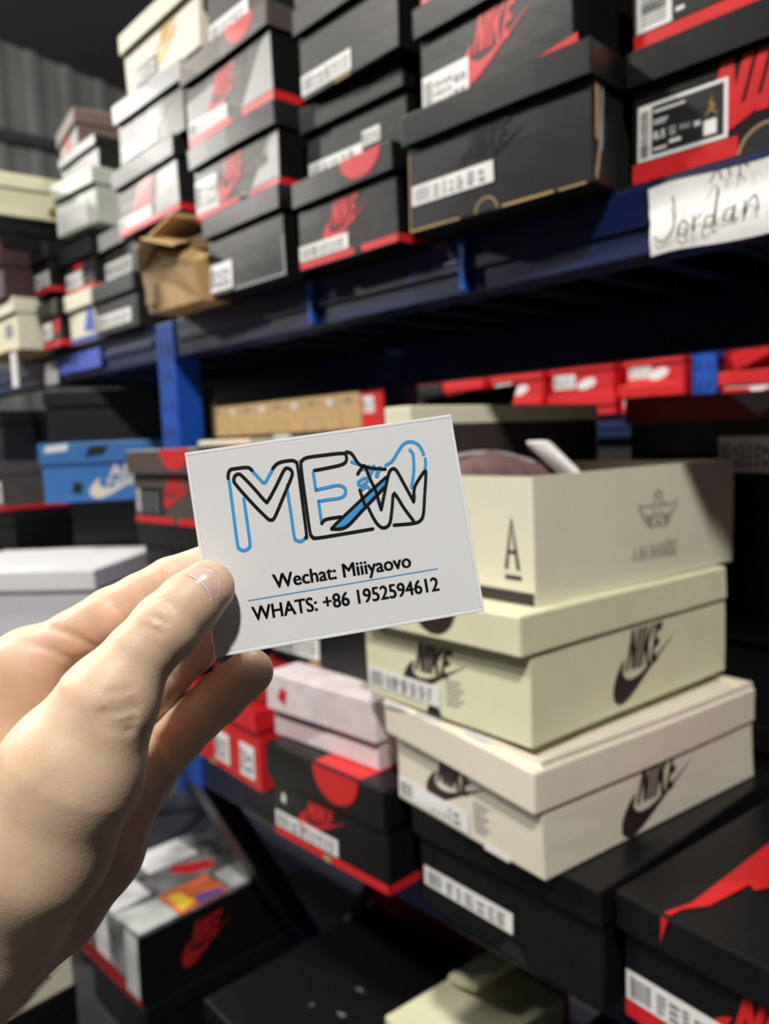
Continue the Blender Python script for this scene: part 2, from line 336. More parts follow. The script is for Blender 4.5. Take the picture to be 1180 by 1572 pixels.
b = Box('shoe_box', 'black box with red lettering and square white label on top of the worn black box', (-0.446, 0.672, zt + .1255), 0, 0.200, 0.33, 0.12, body='black', group=GT)
b.label(u=0.002, v=0.004, w=0.068, h=0.042, seed=8); b.logo('front', 0.056, 0.016, 0.098, 'printred', .72)
b.decal('base_stripe', 'front', poly([(.085, .001), (.2045, .001), (.2045, .018), (.12, .006)]), 'printred')
b = Box('shoe_box', 'red and white based black box at the top edge above the red lettered box', (-0.445, 0.675, zt + .246), 1, 0.198, 0.33, 0.118, body='black', group=GT)
b.stripe(0.008); b.label(u=0.003, v=0.010, w=0.06, h=0.04, seed=11)

b = Box('shoe_box', 'black box with red logo, white strip label and red base, left of the worn box', (-0.680, 0.660, zt), 0, 0.188, 0.33, 0.112, group=GT)
b.stripe(0.009, gap=(0.108, 0.122)); b.label(u=0.001, v=0.011, w=0.098, h=0.019, seed=2); b.logo('front', 0.048, 0.018, 0.092, 'printred', .64); b.tongue(.135, .075, top=0)
b.notch(0.115, 0.016, rim=None)
b = Box('shoe_box', 'plain black box with two-part white label above a red half-round print', (-0.688, 0.690, zt + .1125), 1.5, 0.188, 0.33, 0.102, group=GT)
b.label(u=0.004, v=0.010, w=0.105, h=0.020, seed=4); b.label(u=0.110, v=0.024, w=0.032, h=0.018, seed=9)
b = Box('shoe_box', 'plain black box with white strip label, third up beside the red lettered box', (-0.672, 0.664, zt + .215), -1, 0.186, 0.33, 0.112, group=GT)
b.label(u=0.002, v=0.006, w=0.100, h=0.024, seed=6); b.decal('base_print', 'front', rect(.07, .0, .03, .006), 'kraftdark')
b = Box('shoe_box', 'dark box at the upper edge above the plain black box with strip label', (-0.674, 0.67, zt + .3275), 1, 0.19, 0.33, 0.112, body='charcoal', lid='charcoal', group=GT)

b = Box('shoe_box', 'black box with dark striped label resting on the shelf beside the crushed carton', (-0.895, 0.655, zt), 0, 0.198, 0.33, 0.119, group=GT)
b.label(u=0.002, v=0.006, w=0.062, h=0.040, inkm='ink', seed=31); b.decal('worn_edge', 'front', rect(.07, .0005, .127, .004), 'printgrey'); b.decal('worn_edge', 'front', rect(.192, .0045, .005, .05), 'printgrey')
b = Box('shoe_box', 'black and red box with square white label above the plain black box', (-0.907, 0.660, zt + .1195), 0, 0.224, 0.33, 0.112, lid='charcoal', group=GT, warp=.002)
b.stripe(0.012, gap=(0.118, 0.150)); b.label(u=0.002, v=0.013, w=0.066, h=0.048, seed=14); b.logo('front', 0.066, 0.014, 0.090, 'printred', .70)
b.decal('foil_print', 'front', poly([(.155, .014), (.2235, .014), (.2235, .078), (.205, .074)]), 'silver')  # pale patch is lamp glare painted on the black front
b.notch(.132, .024, rim='sticker', v=.001)
b = Box('shoe_box', 'black and red box with warped brown lid, third up above the square label', (-0.905, 0.658, zt + .233), 0, 0.230, 0.33, 0.125, body='black', lid='brownlid', group=GT, warp=.003)
b.stripe(0.012, gap=(0.122, 0.150)); b.label(u=0.003, v=0.014, w=0.108, h=0.022, seed=17); b.logo('front', 0.055, 0.024, 0.1, 'printred', .66)
b.decal('foil_print', 'front', poly([(.150, .014), (.2295, .014), (.2295, .092), (.205, .078)]), 'silver'); b.tongue(.165, .075, top=0)  # silver corner stands for glare off the glossy front
b.decal('foil_print', 'front', poly([(.002, .036), (.055, .036), (.09, .075), (.002, .066)]), 'silver', .0004)  # second painted glare patch, upper left
b = Box('shoe_box', 'dark grey box with long white label on top of the warped brown lid', (-0.925, 0.670, zt + .359), -1, 0.160, 0.33, 0.118, body='charcoal', group=GT)
b.label(u=0.004, v=0.008, w=0.105, h=0.030, seed=21)

# crushed brown carton
k = empty('crushed_carton', (-1.183, 0.79, zt)); tag(k, 'crushed open brown cardboard carton at the shelf upright', 'carton', GT)
kv = [(-.085, -.15, 0), (.072, -.14, 0), (.072, .15, 0), (-.09, .15, 0), (-.095, -.155, .072), (.066, -.15, .058), (.070, .15, .110), (-.085, .15, .125), (-.01, -.165, .088), (-.09, .0, .12), (.070, .0, .108)]
link('body', kv, [[0, 3, 2, 1], [0, 1, 5, 8, 4], [1, 2, 6, 10, 5], [3, 7, 6, 2], [0, 4, 9, 7, 3], [4, 8, 9], [8, 5, 10], [8, 10, 6, 7, 9]], 'kraft', k)
link('flap', [(-.095, -.155, .075), (-.02, -.19, .106), (.050, -.17, .084), (.0, -.10, .112), (-.095, -.157, .072), (-.02, -.192, .103), (.050, -.172, .081), (.0, -.10, .109)], [[0, 1, 3], [1, 2, 3], [6, 5, 7], [5, 4, 7], [0, 4, 5, 1], [1, 5, 6, 2]], 'kraft', k)
link('upper_flap', [(-.11, -.15, .118), (.03, -.16, .138), (.03, .02, .148), (-.09, .04, .148), (-.11, -.153, .112), (.03, -.163, .132), (.03, .02, .144), (-.09, .04, .144)], [[0, 1, 2, 3], [7, 6, 5, 4], [0, 4, 5, 1], [1, 5, 6, 2]], 'kraft', k)
link('inner_board', *rbox(-.08, .05, -.12, .1, .085, .108, .002), 'kraftdark', k)
link('tape_label', *rbox(-.08, -.05, -.1575, -.1555, .012, .05, 0), 'kraftdark', k)

zz = 0.383
b = Box('shoe_box', 'black and red box with pinkish lettering above the crushed carton', (-1.178, 0.660, zz), 0, 0.226, 0.33, 0.116, body='charcoal', lid='charcoal', group=GT, warp=.002)
b.stripe(0.010); b.label(u=0.002, v=0.012, w=0.125, h=0.020, seed=23); b.decal('brand_print', 'front', poly([(.055, .034), (.12, .034), (.14, .08), (.085, .078)]), 'printred')
b.decal('foil_print', 'front', poly([(.14, .012), (.225, .012), (.225, .080), (.16, .072)]), 'silver')  # silver area paints the lamp's glare onto the dark front
b = Box('shoe_box', 'dark grey box with dark lettering and white strip label, second above the carton', (-1.152, 0.664, zz + .1165), 1, 0.232, 0.33, 0.106, body='charcoal', lid='silver', group=GT, warp=.002)  # silver lid has lamp glare put into its colour
b.label(u=0.004, v=0.010, w=0.135, h=0.022, seed=27); b.logo('front', .085, .018, .11, 'inkgrey', .5)
b = Box('shoe_box', 'off-white box with gold lettering and black label at the top of its stack', (-1.10, 0.665, zz + .223), -1, 0.255, 0.33, 0.112, body='ivory', lid='cream', group=GT, warp=.002)
b.logo('front', .105, .022, .10, 'gold', .55); b.label(u=0.035, v=0.012, w=0.085, h=0.030, base='ink', inkm='sticker', seed=29)

# left bay of the upper shelf
b = Box('shoe_box', 'black box with wide white label at the shelf edge, left of the crushed carton', (-1.392, 0.68, zt), 0, 0.178, 0.33, 0.098, body='charcoal', lid='charcoal', group=GT)
b.label(u=0.010, v=0.012, w=0.14, h=0.026, seed=33)
b = Box('shoe_box', 'grey-black box with white label, above the wide-labelled box at the shelf edge', (-1.416, 0.70, zt + .0985), 0, 0.152, 0.33, 0.10, body='charcoal', lid='silver', group=GT)  # lid coloured pale to carry the glare on dark card
b.label(u=0.008, v=0.012, w=0.12, h=0.030, seed=35)
b = Box('shoe_box', 'cream box with royal blue print and blue base on the left shelf bay', (-1.583, 0.68, zt), 0, 0.13, 0.33, 0.10, body='cream', lid='cream', group=GT)
b.stripe(.009, 'royalblue'); b.decal('brand_print', 'front', poly([(.075, .02), (.13, .014), (.125, .060), (.10, .066)]), 'royalblue')
b = Box('shoe_box', 'small black box with red base and white label above the cream and blue box', (-1.584, 0.685, zt + .1005), 0, 0.152, 0.33, 0.098, body='charcoal', lid='black', group=GT)
b.stripe(.010); b.label(u=0.012, v=0.012, w=0.085, h=0.032, seed=37); b.decal('brand_print', 'front', poly([(.055, .048), (.10, .048), (.105, .062), (.06, .062)]), 'printred')
b = Box('shoe_box', 'pale grey-green box with silvery front in the stack under the mauve box', (-1.535, 0.68, zt + .2175), 6, 0.165, 0.30, 0.105, body='greygreen', lid='greygreen', group=GT)
b.label(u=0.006, v=0.006, w=0.12, h=0.05, base='photowhite', inkm='lightgrey', seed=39)
b = Box('shoe_box', 'black box with small white label and red base left of the red-based box', (-1.75, 0.66, zt + .118), 0, 0.092, 0.33, 0.10, body='black', group=GT)
b.label(u=0.004, v=0.014, w=0.084, h=0.03, seed=41); b.stripe(.01)
b = Box('shoe_box', 'black and red box low on the left shelf bay beside the cream box', (-1.726, 0.665, zt), 0, 0.108, 0.33, 0.099, body='black', group=GT)
b.label(u=0.005, v=0.02, w=0.06, h=0.035, seed=43); b.stripe(.014); b.decal('brand_print', 'front', poly([(.068, .03), (.104, .03), (.104, .065), (.076, .065)]), 'printred')
b = Box('shoe_box', 'mauve-brown box with red based pale front, highest at the far left', (-1.768, 0.75, zt + .411), -10, 0.18, 0.24, 0.112, body='mauve', lid='mauve', group=GT)
b.decal('pale_front_print', 'front', rect(.002, .012, .176, .066), 'silver', .0009); b.stripe(.012, side=False); b.decal('brand_print', 'front', poly([(.05, .02), (.10, .03), (.11, .08), (.07, .08)]), 'printred', .0014)
b = Box('shoe_box', 'dark box carrying the mauve-brown box at the far left', (-1.60, 0.72, zt + .323), 0, 0.19, 0.30, 0.087, body='black', lid='black', lidh=.02, group=GT)
# protruding stack at the left edge of the picture
XL = -1.86
b = Box('shoe_box', 'small cream box with plain side on the shelf at the left picture edge', (XL + .01, 0.618, zt + .005), 0, 0.22, 0.33, 0.113, body='cream', lid='cream', group=GT)
b.decal('grey_print', 'front', rect(.14, .03, .05, .03), 'printgrey')
b = Box('shoe_box', 'dark plum box above the small cream box at the left edge', (XL, 0.60, zt + .1185), 0, 0.22, 0.33, 0.10, body='plum', lid='plum', group=GT)
b = Box('shoe_box', 'plain black box under the large cream box at the left edge', (XL, 0.60, zt + .219), 0, 0.22, 0.33, 0.071, body='black', group=GT); b.stripe(.01, side=False)
b = Box('shoe_box', 'large cream box with embossed lettering topping the stack at the left edge', (XL + .005, 0.50, zt + .2905), -4, 0.23, 0.33, 0.090, body='creamyellow', lid='creamyellow', lidh=.03, over=.006, group=GT)
b.logo('side', .20, .006, .10, 'gold', .5)

# paper sign on the beam
pg = empty('paper_sign', (-0.318, 0.6885, 0.158)); tag(pg, 'white paper sign with handwritten word Jordan taped on the blue beam', 'paper sign')
pv, pf = [], []
for j in range(9):
    for i in range(15): pv.append((-.061 + i*.122/14 - (.002 if i == 0 and j > 4 else 0), -.0012*math.sin(i*.9) - .002*math.sin(j*.8), j*.060/8 + .0015*math.sin(i*.5)))
for j in range(8):
    for i in range(14): q = j*15 + i; pf.append([q, q + 1, q + 16, q + 15])
n = len(pv); sheet = link('sheet', pv + [(a, b_ + .0004, c) for a, b_, c in pv], pf + [[n + q for q in reversed(p)] for p in pf], 'paper', pg, True)
def sgn(pts, w=.0014): return ribbon(catmull(pts, 5), w)
hw = [sgn([(.024, .047), (.026, .030), (.022, .016), (.012, .010), (.006, .016)]), sgn([(.034, .024), (.029, .020), (.030, .013), (.036, .012), (.038, .019), (.034, .024)]),
      sgn([(.043, .026), (.043, .013), (.044, .021), (.050, .026)]), sgn([(.060, .022), (.054, .022), (.053, .014), (.059, .015), (.062, .026), (.065, .044), (.062, .018), (.064, .013)]),
      sgn([(.077, .025), (.071, .023), (.070, .016), (.076, .017), (.079, .027), (.078, .016), (.081, .015)]), sgn([(.087, .028), (.087, .016), (.090, .026), (.096, .030), (.098, .018)]),
      sgn([(.112, .046), (.113, .020)]), sgn([(.058, .050), (.064, .059), (.068, .050)]), sgn([(.074, .058), (.075, .051)]), sgn([(.083, .050), (.084, .059), (.090, .055)])]
hg = merge(*hw); link('handwriting', [(-.061 + p[0], -.0050, p[1]) for p in hg[0]], hg[1], 'ink', sheet)
# small tags on the left beam
t = slab('shelf_tag', -1.905, -1.84, 0.690, 0.694, .160, .208, 'paper'); tag(t, 'small white price tag on the far left beam', 'shelf tag', 'tags on the beams')
t = slab('shelf_tag', -1.855, -1.83, 0.600, 0.605, .150, .225, 'paper'); tag(t, 'narrow upright white tag under the small cream box', 'shelf tag', 'tags on the beams')
t = slab('blue_strip', -1.828, -1.60, 0.691, 0.695, .176, .214, 'royalblue'); tag(t, 'bright blue strip on the left beam beside the white tag', 'strip')
t = slab('cardboard_sheet', -2.1, -1.86, 0.60, 0.95, .2303, .2345, 'kraft'); tag(t, 'brown cardboard sheet under the small cream box at left', 'cardboard')

# ------------------------------------------------------------------ middle shelf
zl = -0.518
E_ = Box('shoe_box', 'plain black box with long white label under the three cream boxes', (-0.373, 0.582, zl), -2.3, 0.238, 0.34, 0.118, body='black', group=GL)
E_.label(u=0.006, v=0.026, w=0.128, h=0.022, seed=51); E_.notch(.135, .034, rim=None, v=.001)
Cb = Box('shoe_box', 'lowest of the three cream boxes, warm ivory with crooked lid', (-0.414, 0.556, zl + .1185), -7.0, 0.222, 0.344, 0.111, body='ivory', lid=None, group=GL, warp=.002, over=.004)
w, d, h = Cb.w, Cb.d, Cb.h
v, f = rbox(-w/2 - .004, w/2 + .003, -d/2 - .012, d/2 + .001, h - .034, h + .003, 0.0025, 'bottom', 0.0018, cuts=3)
v = [(x, y, z + (.010*(-x/w) - .004) + .006*max(0, -y/d - .3)*(-x/w)) for x, y, z in v]; Cb.lid = Cb.add('lid', v, f, 'ivory')
Cb.label(u=0.002, v=0.004, w=0.118, h=0.022, seed=53); Cb.logo('front', .050, .020, .10, 'darkbrownprint', .56); Cb.logo('side', .105, .002, .120, 'darkbrownprint', .64)
Cb.decal('fine_print', 'front', merge(*[rect(.128, .012 + k*.0035, .016 + (k % 3)*.004, .0012) for k in range(9)]), 'printgrey')
Cb.decal('lid_tab', 'front', merge(rect(.145, .0005, .035, .0045)), 'white', .003)
Bb = Box('shoe_box', 'middle of the three cream boxes, yellowish with half-round lid cutout', (-0.428, 0.559, zl + .236), -3.5, 0.239, 0.34, 0.124, body='creamyellow', lid='creamyellow', lidh=.036, over=.003, lshift=.013, group=GL, warp=.0015)
Bb.label(u=0.004, v=0.010, w=0.115, h=0.022, seed=57); Bb.logo('front', .062, .019, .098, 'darkbrownprint', .60); Bb.logo('side', .122, .008, .110, 'darkbrownprint', .72)
Bb.notch(.130, .064, face='lidfront', v=.1235, up=False, rim=None, m='darkbrownprint')
Bb.decal('fine_print', 'front', merge(*[rect(.128, .016 + k*.0035, .018 + (k % 3)*.004, .0012) for k in range(8)]), 'printgrey')
Bb.notch(.110, .022, v=.0005, rim='white', m='soot')
for u in (.03, .085, .155): Bb.decal('paper_tab', 'front', rect(u, -.006, .036, .005), 'white', .004)
Db = Box('shoe_box', 'top cream box of three, open with a shoe inside and winged emblem on its side', (-0.439, 0.583, zl + .3605), -5.1, 0.225, 0.344, 0.120, body='cream', lid=None, group=GL, warp=.001)
w, d, h = Db.w, Db.d, Db.h
Db.decal('base_print', 'front', rect(.0005, .0005, .224, .012), 'darkbrownprint')  # dark band paints the shaded gap along the bottom
a_ = merge(ribbon([(0, 0), (.0075, .046), (.015, 0)], .0040), ribbon([(.005, .015), (.0125, .015)], .0034), rect(-.002, -.011, .021, .004)); Db.decal('letter_print', 'front', ([(p[0] + .190, p[1] + .034) for p in a_[0]], a_[1]), 'ink')
Db.decal('word_print', 'side', fit2d(text2d('A MA MANI\u00c9RE', 1, .03), .146, .023, .080, .021), 'emboss')
wg = []
for sgn_ in (-1, 1):
    for k in range(7):
        a0 = math.radians(8 + k*7); wg.append(ribbon(catmull([(sgn_*(.008 + .001*k), -.004 - k*.0018), (sgn_*(.020 - k*.0005), -.003 - k*.0019), (sgn_*(.034 - k*.0032), .006 - k*.0030)], 4), .0012))
    wg.append(ribbon(catmull([(sgn_*.006, -.016), (sgn_*.018, -.013), (sgn_*.030, -.003), (sgn_*.036, .009), (sgn_*.022, .006), (sgn_*.012, .008)], 5), .0013))
wg += [ribbon([(.0105*math.cos(t), .006 + .0105*math.sin(t)) for t in np.linspace(0, 2*math.pi, 24)], .0016), ribbon(catmull([(-.009, .006), (0, .009), (.009, .006)], 4), .0012), ribbon(catmull([(-.004, .015), (-.002, .006), (-.004, -.003)], 4), .0012), ribbon(catmull([(.004, .015), (.002, .006), (.004, -.003)], 4), .0012), ribbon([(-.008, .019), (0, .022), (.008, .019)], .0022), rect(-.006, -.014, .012, .006)]
wg = merge(*wg); Db.decal('winged_emblem', 'side', ([(p[0]*.95 + .192, p[1] + .072) for p in wg[0]], wg[1]), 'emboss')
# the open lid stands behind the box
v, f = rbox(-w/2 - .062, -w/2 - .012, -d/2 + .055, d/2 + .060, -.03, .198, .002)
lid = Db.add('open_lid', v, f, 'cream')
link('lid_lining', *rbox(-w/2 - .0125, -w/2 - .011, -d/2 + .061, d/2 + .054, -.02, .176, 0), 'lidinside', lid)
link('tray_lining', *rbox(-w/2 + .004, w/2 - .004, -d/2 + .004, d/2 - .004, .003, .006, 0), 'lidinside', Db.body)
# shoe in the open box
sh = empty('shoe', (Db.loc[0] - .01, Db.loc[1] - .03, Db.loc[2] + .0075), math.radians(-5.1)); sh.scale = (1, 1, .87); sh.location[0] -= .012; sh.location[1] -= .012; tag(sh, 'mauve suede high-top shoe with white tongue edge lying in the open cream box', 'shoe')
def loft(rings, closed_ends=True):
    n = len(rings[0]); V = [p for r_ in rings for p in r_]; Fc = []
    for i in range(len(rings) - 1):
        for j in range(n): Fc.append([i*n + j, i*n + (j + 1) % n, (i + 1)*n + (j + 1) % n, (i + 1)*n + j])
    if closed_ends: Fc += [list(range(n))[::-1], [(len(rings) - 1)*n + j for j in range(n)]]
    return V, Fc
def ell(c, rx, rz, n=20, axis='y', tilt=0.0):
    return [(c[0] + rx*math.cos(t), c[1] + tilt*rz*math.sin(t), c[2] + rz*math.sin(t)) for t in np.linspace(0, 2*math.pi, n, endpoint=False)]
rings = [ell((-.02, y, .055 + dz), rx, rz) for y, rx, rz, dz in ((-.135, .012, .03, 0), (-.12, .035, .05, .008), (-.08, .043, .067, .021), (-.03, .045, .074, .026), (.03, .045, .068, .020), (.09, .046, .052, .005), (.13, .036, .040, -.008), (.15, .012, .022, -.02))]
link('upper', *loft(rings), 'shoesuede', sh, True)
cp = [(-.066, -.120, .095), (-.060, -.10, .128), (-.045, -.06, .150), (-.02, -.02, .153), (.0, .02, .138), (.012, .05, .115)]
def tube(pts, r, n=10):
    P = [np.array(p, float) for p in catmull(pts, 5)]; rings = []
    for i, p in enumerate(P):
        t = P[min(i + 1, len(P) - 1)] - P[max(i - 1, 0)]; t /= np.linalg.norm(t); a = np.cross(t, (0, 0, 1.)); a /= np.linalg.norm(a); b2 = np.cross(a, t)
        rings.append([p + r*(a*math.cos(q) + b2*math.sin(q)) for q in np.linspace(0, 2*math.pi, n, endpoint=False)])
    return loft(rings)
link('collar_piping', *tube([(-.066, -.125, .075), (-.060, -.10, .118), (-.045, -.06, .147), (-.02, -.02, .150), (.0, .02, .135)], .004), 'shoegrey', sh, True)
tv, tf = rbox(-.03, .03, -.006, .006, -.02, .085, .005, cuts=1); an = math.radians(-38)
tv = [(x*.5 + .045 + z*math.sin(an)*.75, y + .045 + z*math.sin(an)*.5, .108 + z*math.cos(an)*.85) for x, y, z in tv]
tg = link('tongue', tv, tf, 'shoewhite', sh, True)
link('tongue_lining', [(x - .010, y + .012, z - .006) for x, y, z in tv], tf, 'plum', tg, True)
link('sole', *loft([ell((-.02, y, .012), rx, .012, 16) for y, rx in ((-.138, .02), (-.12, .038), (-.05, .046), (.05, .048), (.12, .042), (.152, .015))]), 'shoewhite', sh, True)

Fb = Box('shoe_box', 'black box with red half-round lid print and red base at the middle shelf edge', (-0.646, 0.574, zl), 0.6, 0.221, 0.34, 0.128, body='black', lid='black', lidh=.046, group=GL)
Fb.stripe(.011, gap=(.102, .118)); Fb.label(u=0.004, v=0.014, w=0.128, h=0.022, seed=61); Fb.logo('front', .052, .026, .098, 'printred', .52); Fb.tongue(.140, .085, top=.11, drop=.040)
Fb.decal('round_print', 'lidtop', poly([(.15 + .028*math.cos(t), .062 + .035*math.sin(t)) for t in np.linspace(0, 6.28, 18)[:-1]]), 'ink', .0010)
Fb.decal('round_print', 'lidtop', poly([(.15 + .013*math.cos(t), .062 + .016*math.sin(t)) for t in np.linspace(0, 6.28, 14)[:-1]]), 'printred', .0013)
Fb.decal('corner_chip', 'front', poly([(.018, .052), (.028, .050), (.027, .062), (.021, .064)]), 'sticker'); Fb.decal('notch_edge', 'front', rect(.103, .0008, .014, .009), 'kraft')
Pb = Box('shoe_box', 'pale pink box lying on the black box with the red lid print', (-0.684, 0.600, zl + .1285), 3, 0.20, 0.33, 0.088, body='pink', lid='palepink', lidh=.05, group=GL)
Pb.decal('pale_print', 'front', poly([(.06, .002), (.199, .002), (.199, .036), (.12, .033)]), 'palepink'); Pb.decal('red_print', 'lidfront', poly([(.02, .055), (.035, .048), (.04, .068), (.028, .072)]), 'printred')
Hb = Box('shoe_box', 'black box with grey-white label above the pale pink box, below the card', (-0.735, 0.636, zl + .217), 0, 0.217, 0.33, 0.112, group=GL)
Hb.label(u=0.006, v=0.010, w=0.108, h=0.030, seed=63); Hb.decal('notch_edge', 'front', poly([(.088, .0005), (.118, .0005), (.112, .007), (.094, .007)]), 'kraft')
Nb = Box('shoe_box', 'open black box with raised lid behind the upper right of the card', (-0.752, 0.66, zl + .3295), 0, 0.203, 0.33, 0.13, lid=None, group=GL)
v, f = rbox(-.095, .095, .06, .072, .10, .262, .002); v = [(x, y + (z - .10)*.5, z + x*.05) for x, y, z in v]; nl = Nb.add('raised_lid', v, f, 'black')
link('lid_edge', *rbox(-.088, -.080, .125, .131, .205, .252, 0), 'lightgrey', nl)
rb = Box('shoe_box', 'bright red box with square white label under the ring finger, on the shelf', (-0.985, 0.628, zl), -3, 0.215, 0.34, 0.128, body='red', lid='red', group=GL)
rb.label(u=0.155, v=0.014, w=0.044, h=0.052, seed=65); rb.label(u=0.07, v=0.014, w=0.05, h=0.05, seed=66); rb.logo('lidfront', .10, .099, .05, 'white', .5); rb.decal('worn_edge', 'front', rect(.05, .0005, .02, .006), 'kraft')
rb2 = Box('shoe_box', 'second red box stacked on the red box with square labels', (-0.930, 0.650, zl + .1285), 0, 0.215, 0.33, 0.082, body='red', lid='red', group=GL); rb2.logo('front', .02, .012, .06, 'white', .5)
# left of the card: stack next to the upright
kx = -0.966
Box('shoe_box', 'plain black box hidden low in the stack behind the index finger', (kx, 0.566, zl + .211), 0, 0.212, 0.33, 0.097, group=GL)
b = Box('shoe_box', 'black box with small red print just above the index finger', (kx, 0.56, zl + .3085), 0, 0.212, 0.33, 0.0985, body='charcoal', group=GL)
b.decal('brand_print', 'front', poly([(.09, .03), (.12, .03), (.125, .05), (.095, .05)]), 'darkprintred'); b.label(u=.12, v=.03, w=.03, h=.02, seed=71); b.label(u=.004, v=.004, w=.05, h=.022, seed=72)
Kb = Box('shoe_box', 'black and red box with black barcode label against the left edge of the card', (kx, 0.55, zl + .4075), 0, 0.215, 0.33, 0.112, body='brownlid', lid='brownlid', lidh=.036, group=GL)
Kb.stripe(.010, gap=(.125, .14)); Kb.logo('front', .085, .024, .11, 'printred', .46); Kb.tongue(.150, .085)
L = Kb.decal('size_label', 'front', rect(.006, .014, .095, .042), 'ink', .0009); Kb.decal('barcode', 'front', merge(*[rect(.009, .0165 + k*.0022, .014, rr.choice((.001, .0015))) for k in range(17)]), 'sticker', .0013, L)
Kb.decal('label_print', 'front', merge(*[rect(.030 + (k % 3)*.020, .019 + (k//3)*.008, .012, .003) for k in range(12)]), 'printgrey', .0013, L)
cl = Box('box_lid', 'pale cream lid lying on the box behind the card top left corner', (-0.99, 0.645, zl + .5202), 0, 0.15, 0.22, 0.009, body='cream', lid='cream', lidh=.007, over=.001, lshift=0, cat='lid')
# left bay of the middle shelf
def fl(p, yaw, w): return (p[0] + w*math.cos(math.radians(yaw)), p[1] + w*math.sin(math.radians(yaw)), p[2])
pb = (-1.754, 0.614)
for k, (hh, lab) in enumerate(((.137, 'black box at the foot of the stack under the blue box'), (.137, 'black box second from the shelf under the blue box'), (.137, 'plain black box directly under the blue box'))):
    Box('shoe_box', lab, fl((pb[0] - .065, pb[1] + .08, zl + k*.1375), 56, .33), 56, .33, .21, hh, group=GL)
bb = Box('shoe_box', 'blue box with cream lettering lying side-on in the left bay', fl((pb[0], pb[1], -.1052), 59, .34), 59, .34, .22, .128, body='bluebox', lid='bluebox', lidh=.044, group=GL)
bb.decal('brand_print', 'front', merge(swoosh(.09, .006, .135, .055), fit2d(text2d('AIR', 1, 0.02), .135, .050, .068, .028), fit2d(text2d('NIKE', 1, .02), .130, .032, .075, .016)), 'ivory')
bb.decal('dark_emblem', 'lidfront', poly([(.09, .095), (.13, .10), (.14, .12), (.10, .118)]), 'ink'); bb.decal('dark_emblem', 'front', poly([(.055, .02), (.075, .015), (.080, .038), (.062, .045)]), 'ink')
bb.decal('shiny_tape', 'lidfront', poly([(.008, .108), (.055, .112), (.058, .1265), (.012, .122)]), 'white')
Box('shoe_box', 'large black box on top of the blue box in the left bay', fl((pb[0] - .01, pb[1] + .02, .0232), 57, .35), 57, .35, .22, .112, body='charcoal', lid='charcoal', group=GL)
Box('shoe_box', 'pale green-cream box carrying the white box beside the index finger', fl((-1.62, .42, zl), 42, .31), 42, .31, .21, .155, body='creamyellow', lid='creamyellow', group=GL)
wb = Box('shoe_box', 'plain lilac-white box with broad lid left of the index finger', fl((-1.695, .337, zl + .1555), 42, .36), 42, .36, .325, .150, body='lilacwhite', lid='white', lidh=.036, over=.004, group=GL)
b = Box('shoe_box', 'black and red box at the left edge above the white box', (-1.985, .60, zl + .389), 8, .22, .33, .118, body='brownlid', lid='brownlid', group=GL); b.stripe(.01); b.decal('brand_print', 'front', poly([(.10, .03), (.16, .03), (.17, .07), (.12, .07)]), 'printred'); b.label(u=.19, v=.02, w=.025, h=.05, seed=75)
for k, lab in enumerate(('black box lowest at the left edge of the middle shelf', 'black box second up at the left edge of the middle shelf', 'black box third up at the left edge of the middle shelf')):
    Box('shoe_box', lab, (-1.985, .62, zl + k*.1295), 4, .22, .33, .129, group=GL)
b = Box('shoe_box', 'black box with shiny corner at the left edge under the beam', (-1.985, .61, zl + .5075), 6, .22, .33, .118, body='charcoal', lid='charcoal', group=GL)
b.decal('worn_edge', 'lidfront', poly([(.18, .092), (.2, .09), (.215, .113), (.19, .11)]), 'silver')
# second row, right
for k in range(3):
    Box('shoe_box', ('black box at the bottom of the rear stack right of the cream boxes', 'black box second up in the rear stack right of the cream boxes', 'black box third up in the rear stack right of the cream boxes')[k], (-.345, 1.005, zl + k*.1395), 0, .235, .255, .139, group=GL)
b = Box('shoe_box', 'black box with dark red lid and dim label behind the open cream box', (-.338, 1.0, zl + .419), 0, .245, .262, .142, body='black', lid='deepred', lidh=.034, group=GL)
b.label(u=.125, v=.042, w=.068, h=.045, seed=77); b.decal('grey_print', 'lidfront', poly([(.14, .141), (.215, .141), (.178, .112)]), 'printgrey')
b = Box('shoe_box', 'black and red box at the right edge with red jagged lid print', (-.141, .572, zl), -6, .220, .345, .118, body='black', lid='black', lidh=.032, group=GL)
b.decal('lid_print', 'lidtop', poly([(.044, -.005), (.050, -.005), (.051, .010), (.063, .031), (.068, .086), (.076, .081), (.086, .105), (.115, .16), (.16, .22), (.20, .30), (.13, .32), (.06, .26), (.042, .19), (.047, .10), (.051, .024)]), 'printred', .0010)
b.decal('lid_print', 'lidtop', poly([(.098, .068), (.109, .055), (.125, .045), (.17, .10), (.20, .16), (.14, .12)]), 'printred', .0010); b.decal('lid_print', 'lidtop', poly([(.127, .016), (.137, .013), (.16, .03), (.15, .035)]), 'printred', .0010)
b.decal('lid_print', 'lidfront', poly([(.044, .117), (.050, .117), (.043, .094)]), 'printred', .0008)
b.stripe(.018); b.label(u=.002, v=.018, w=.115, h=.028, seed=79); b.logo('front', .075, .020, .13, 'printred', .5)

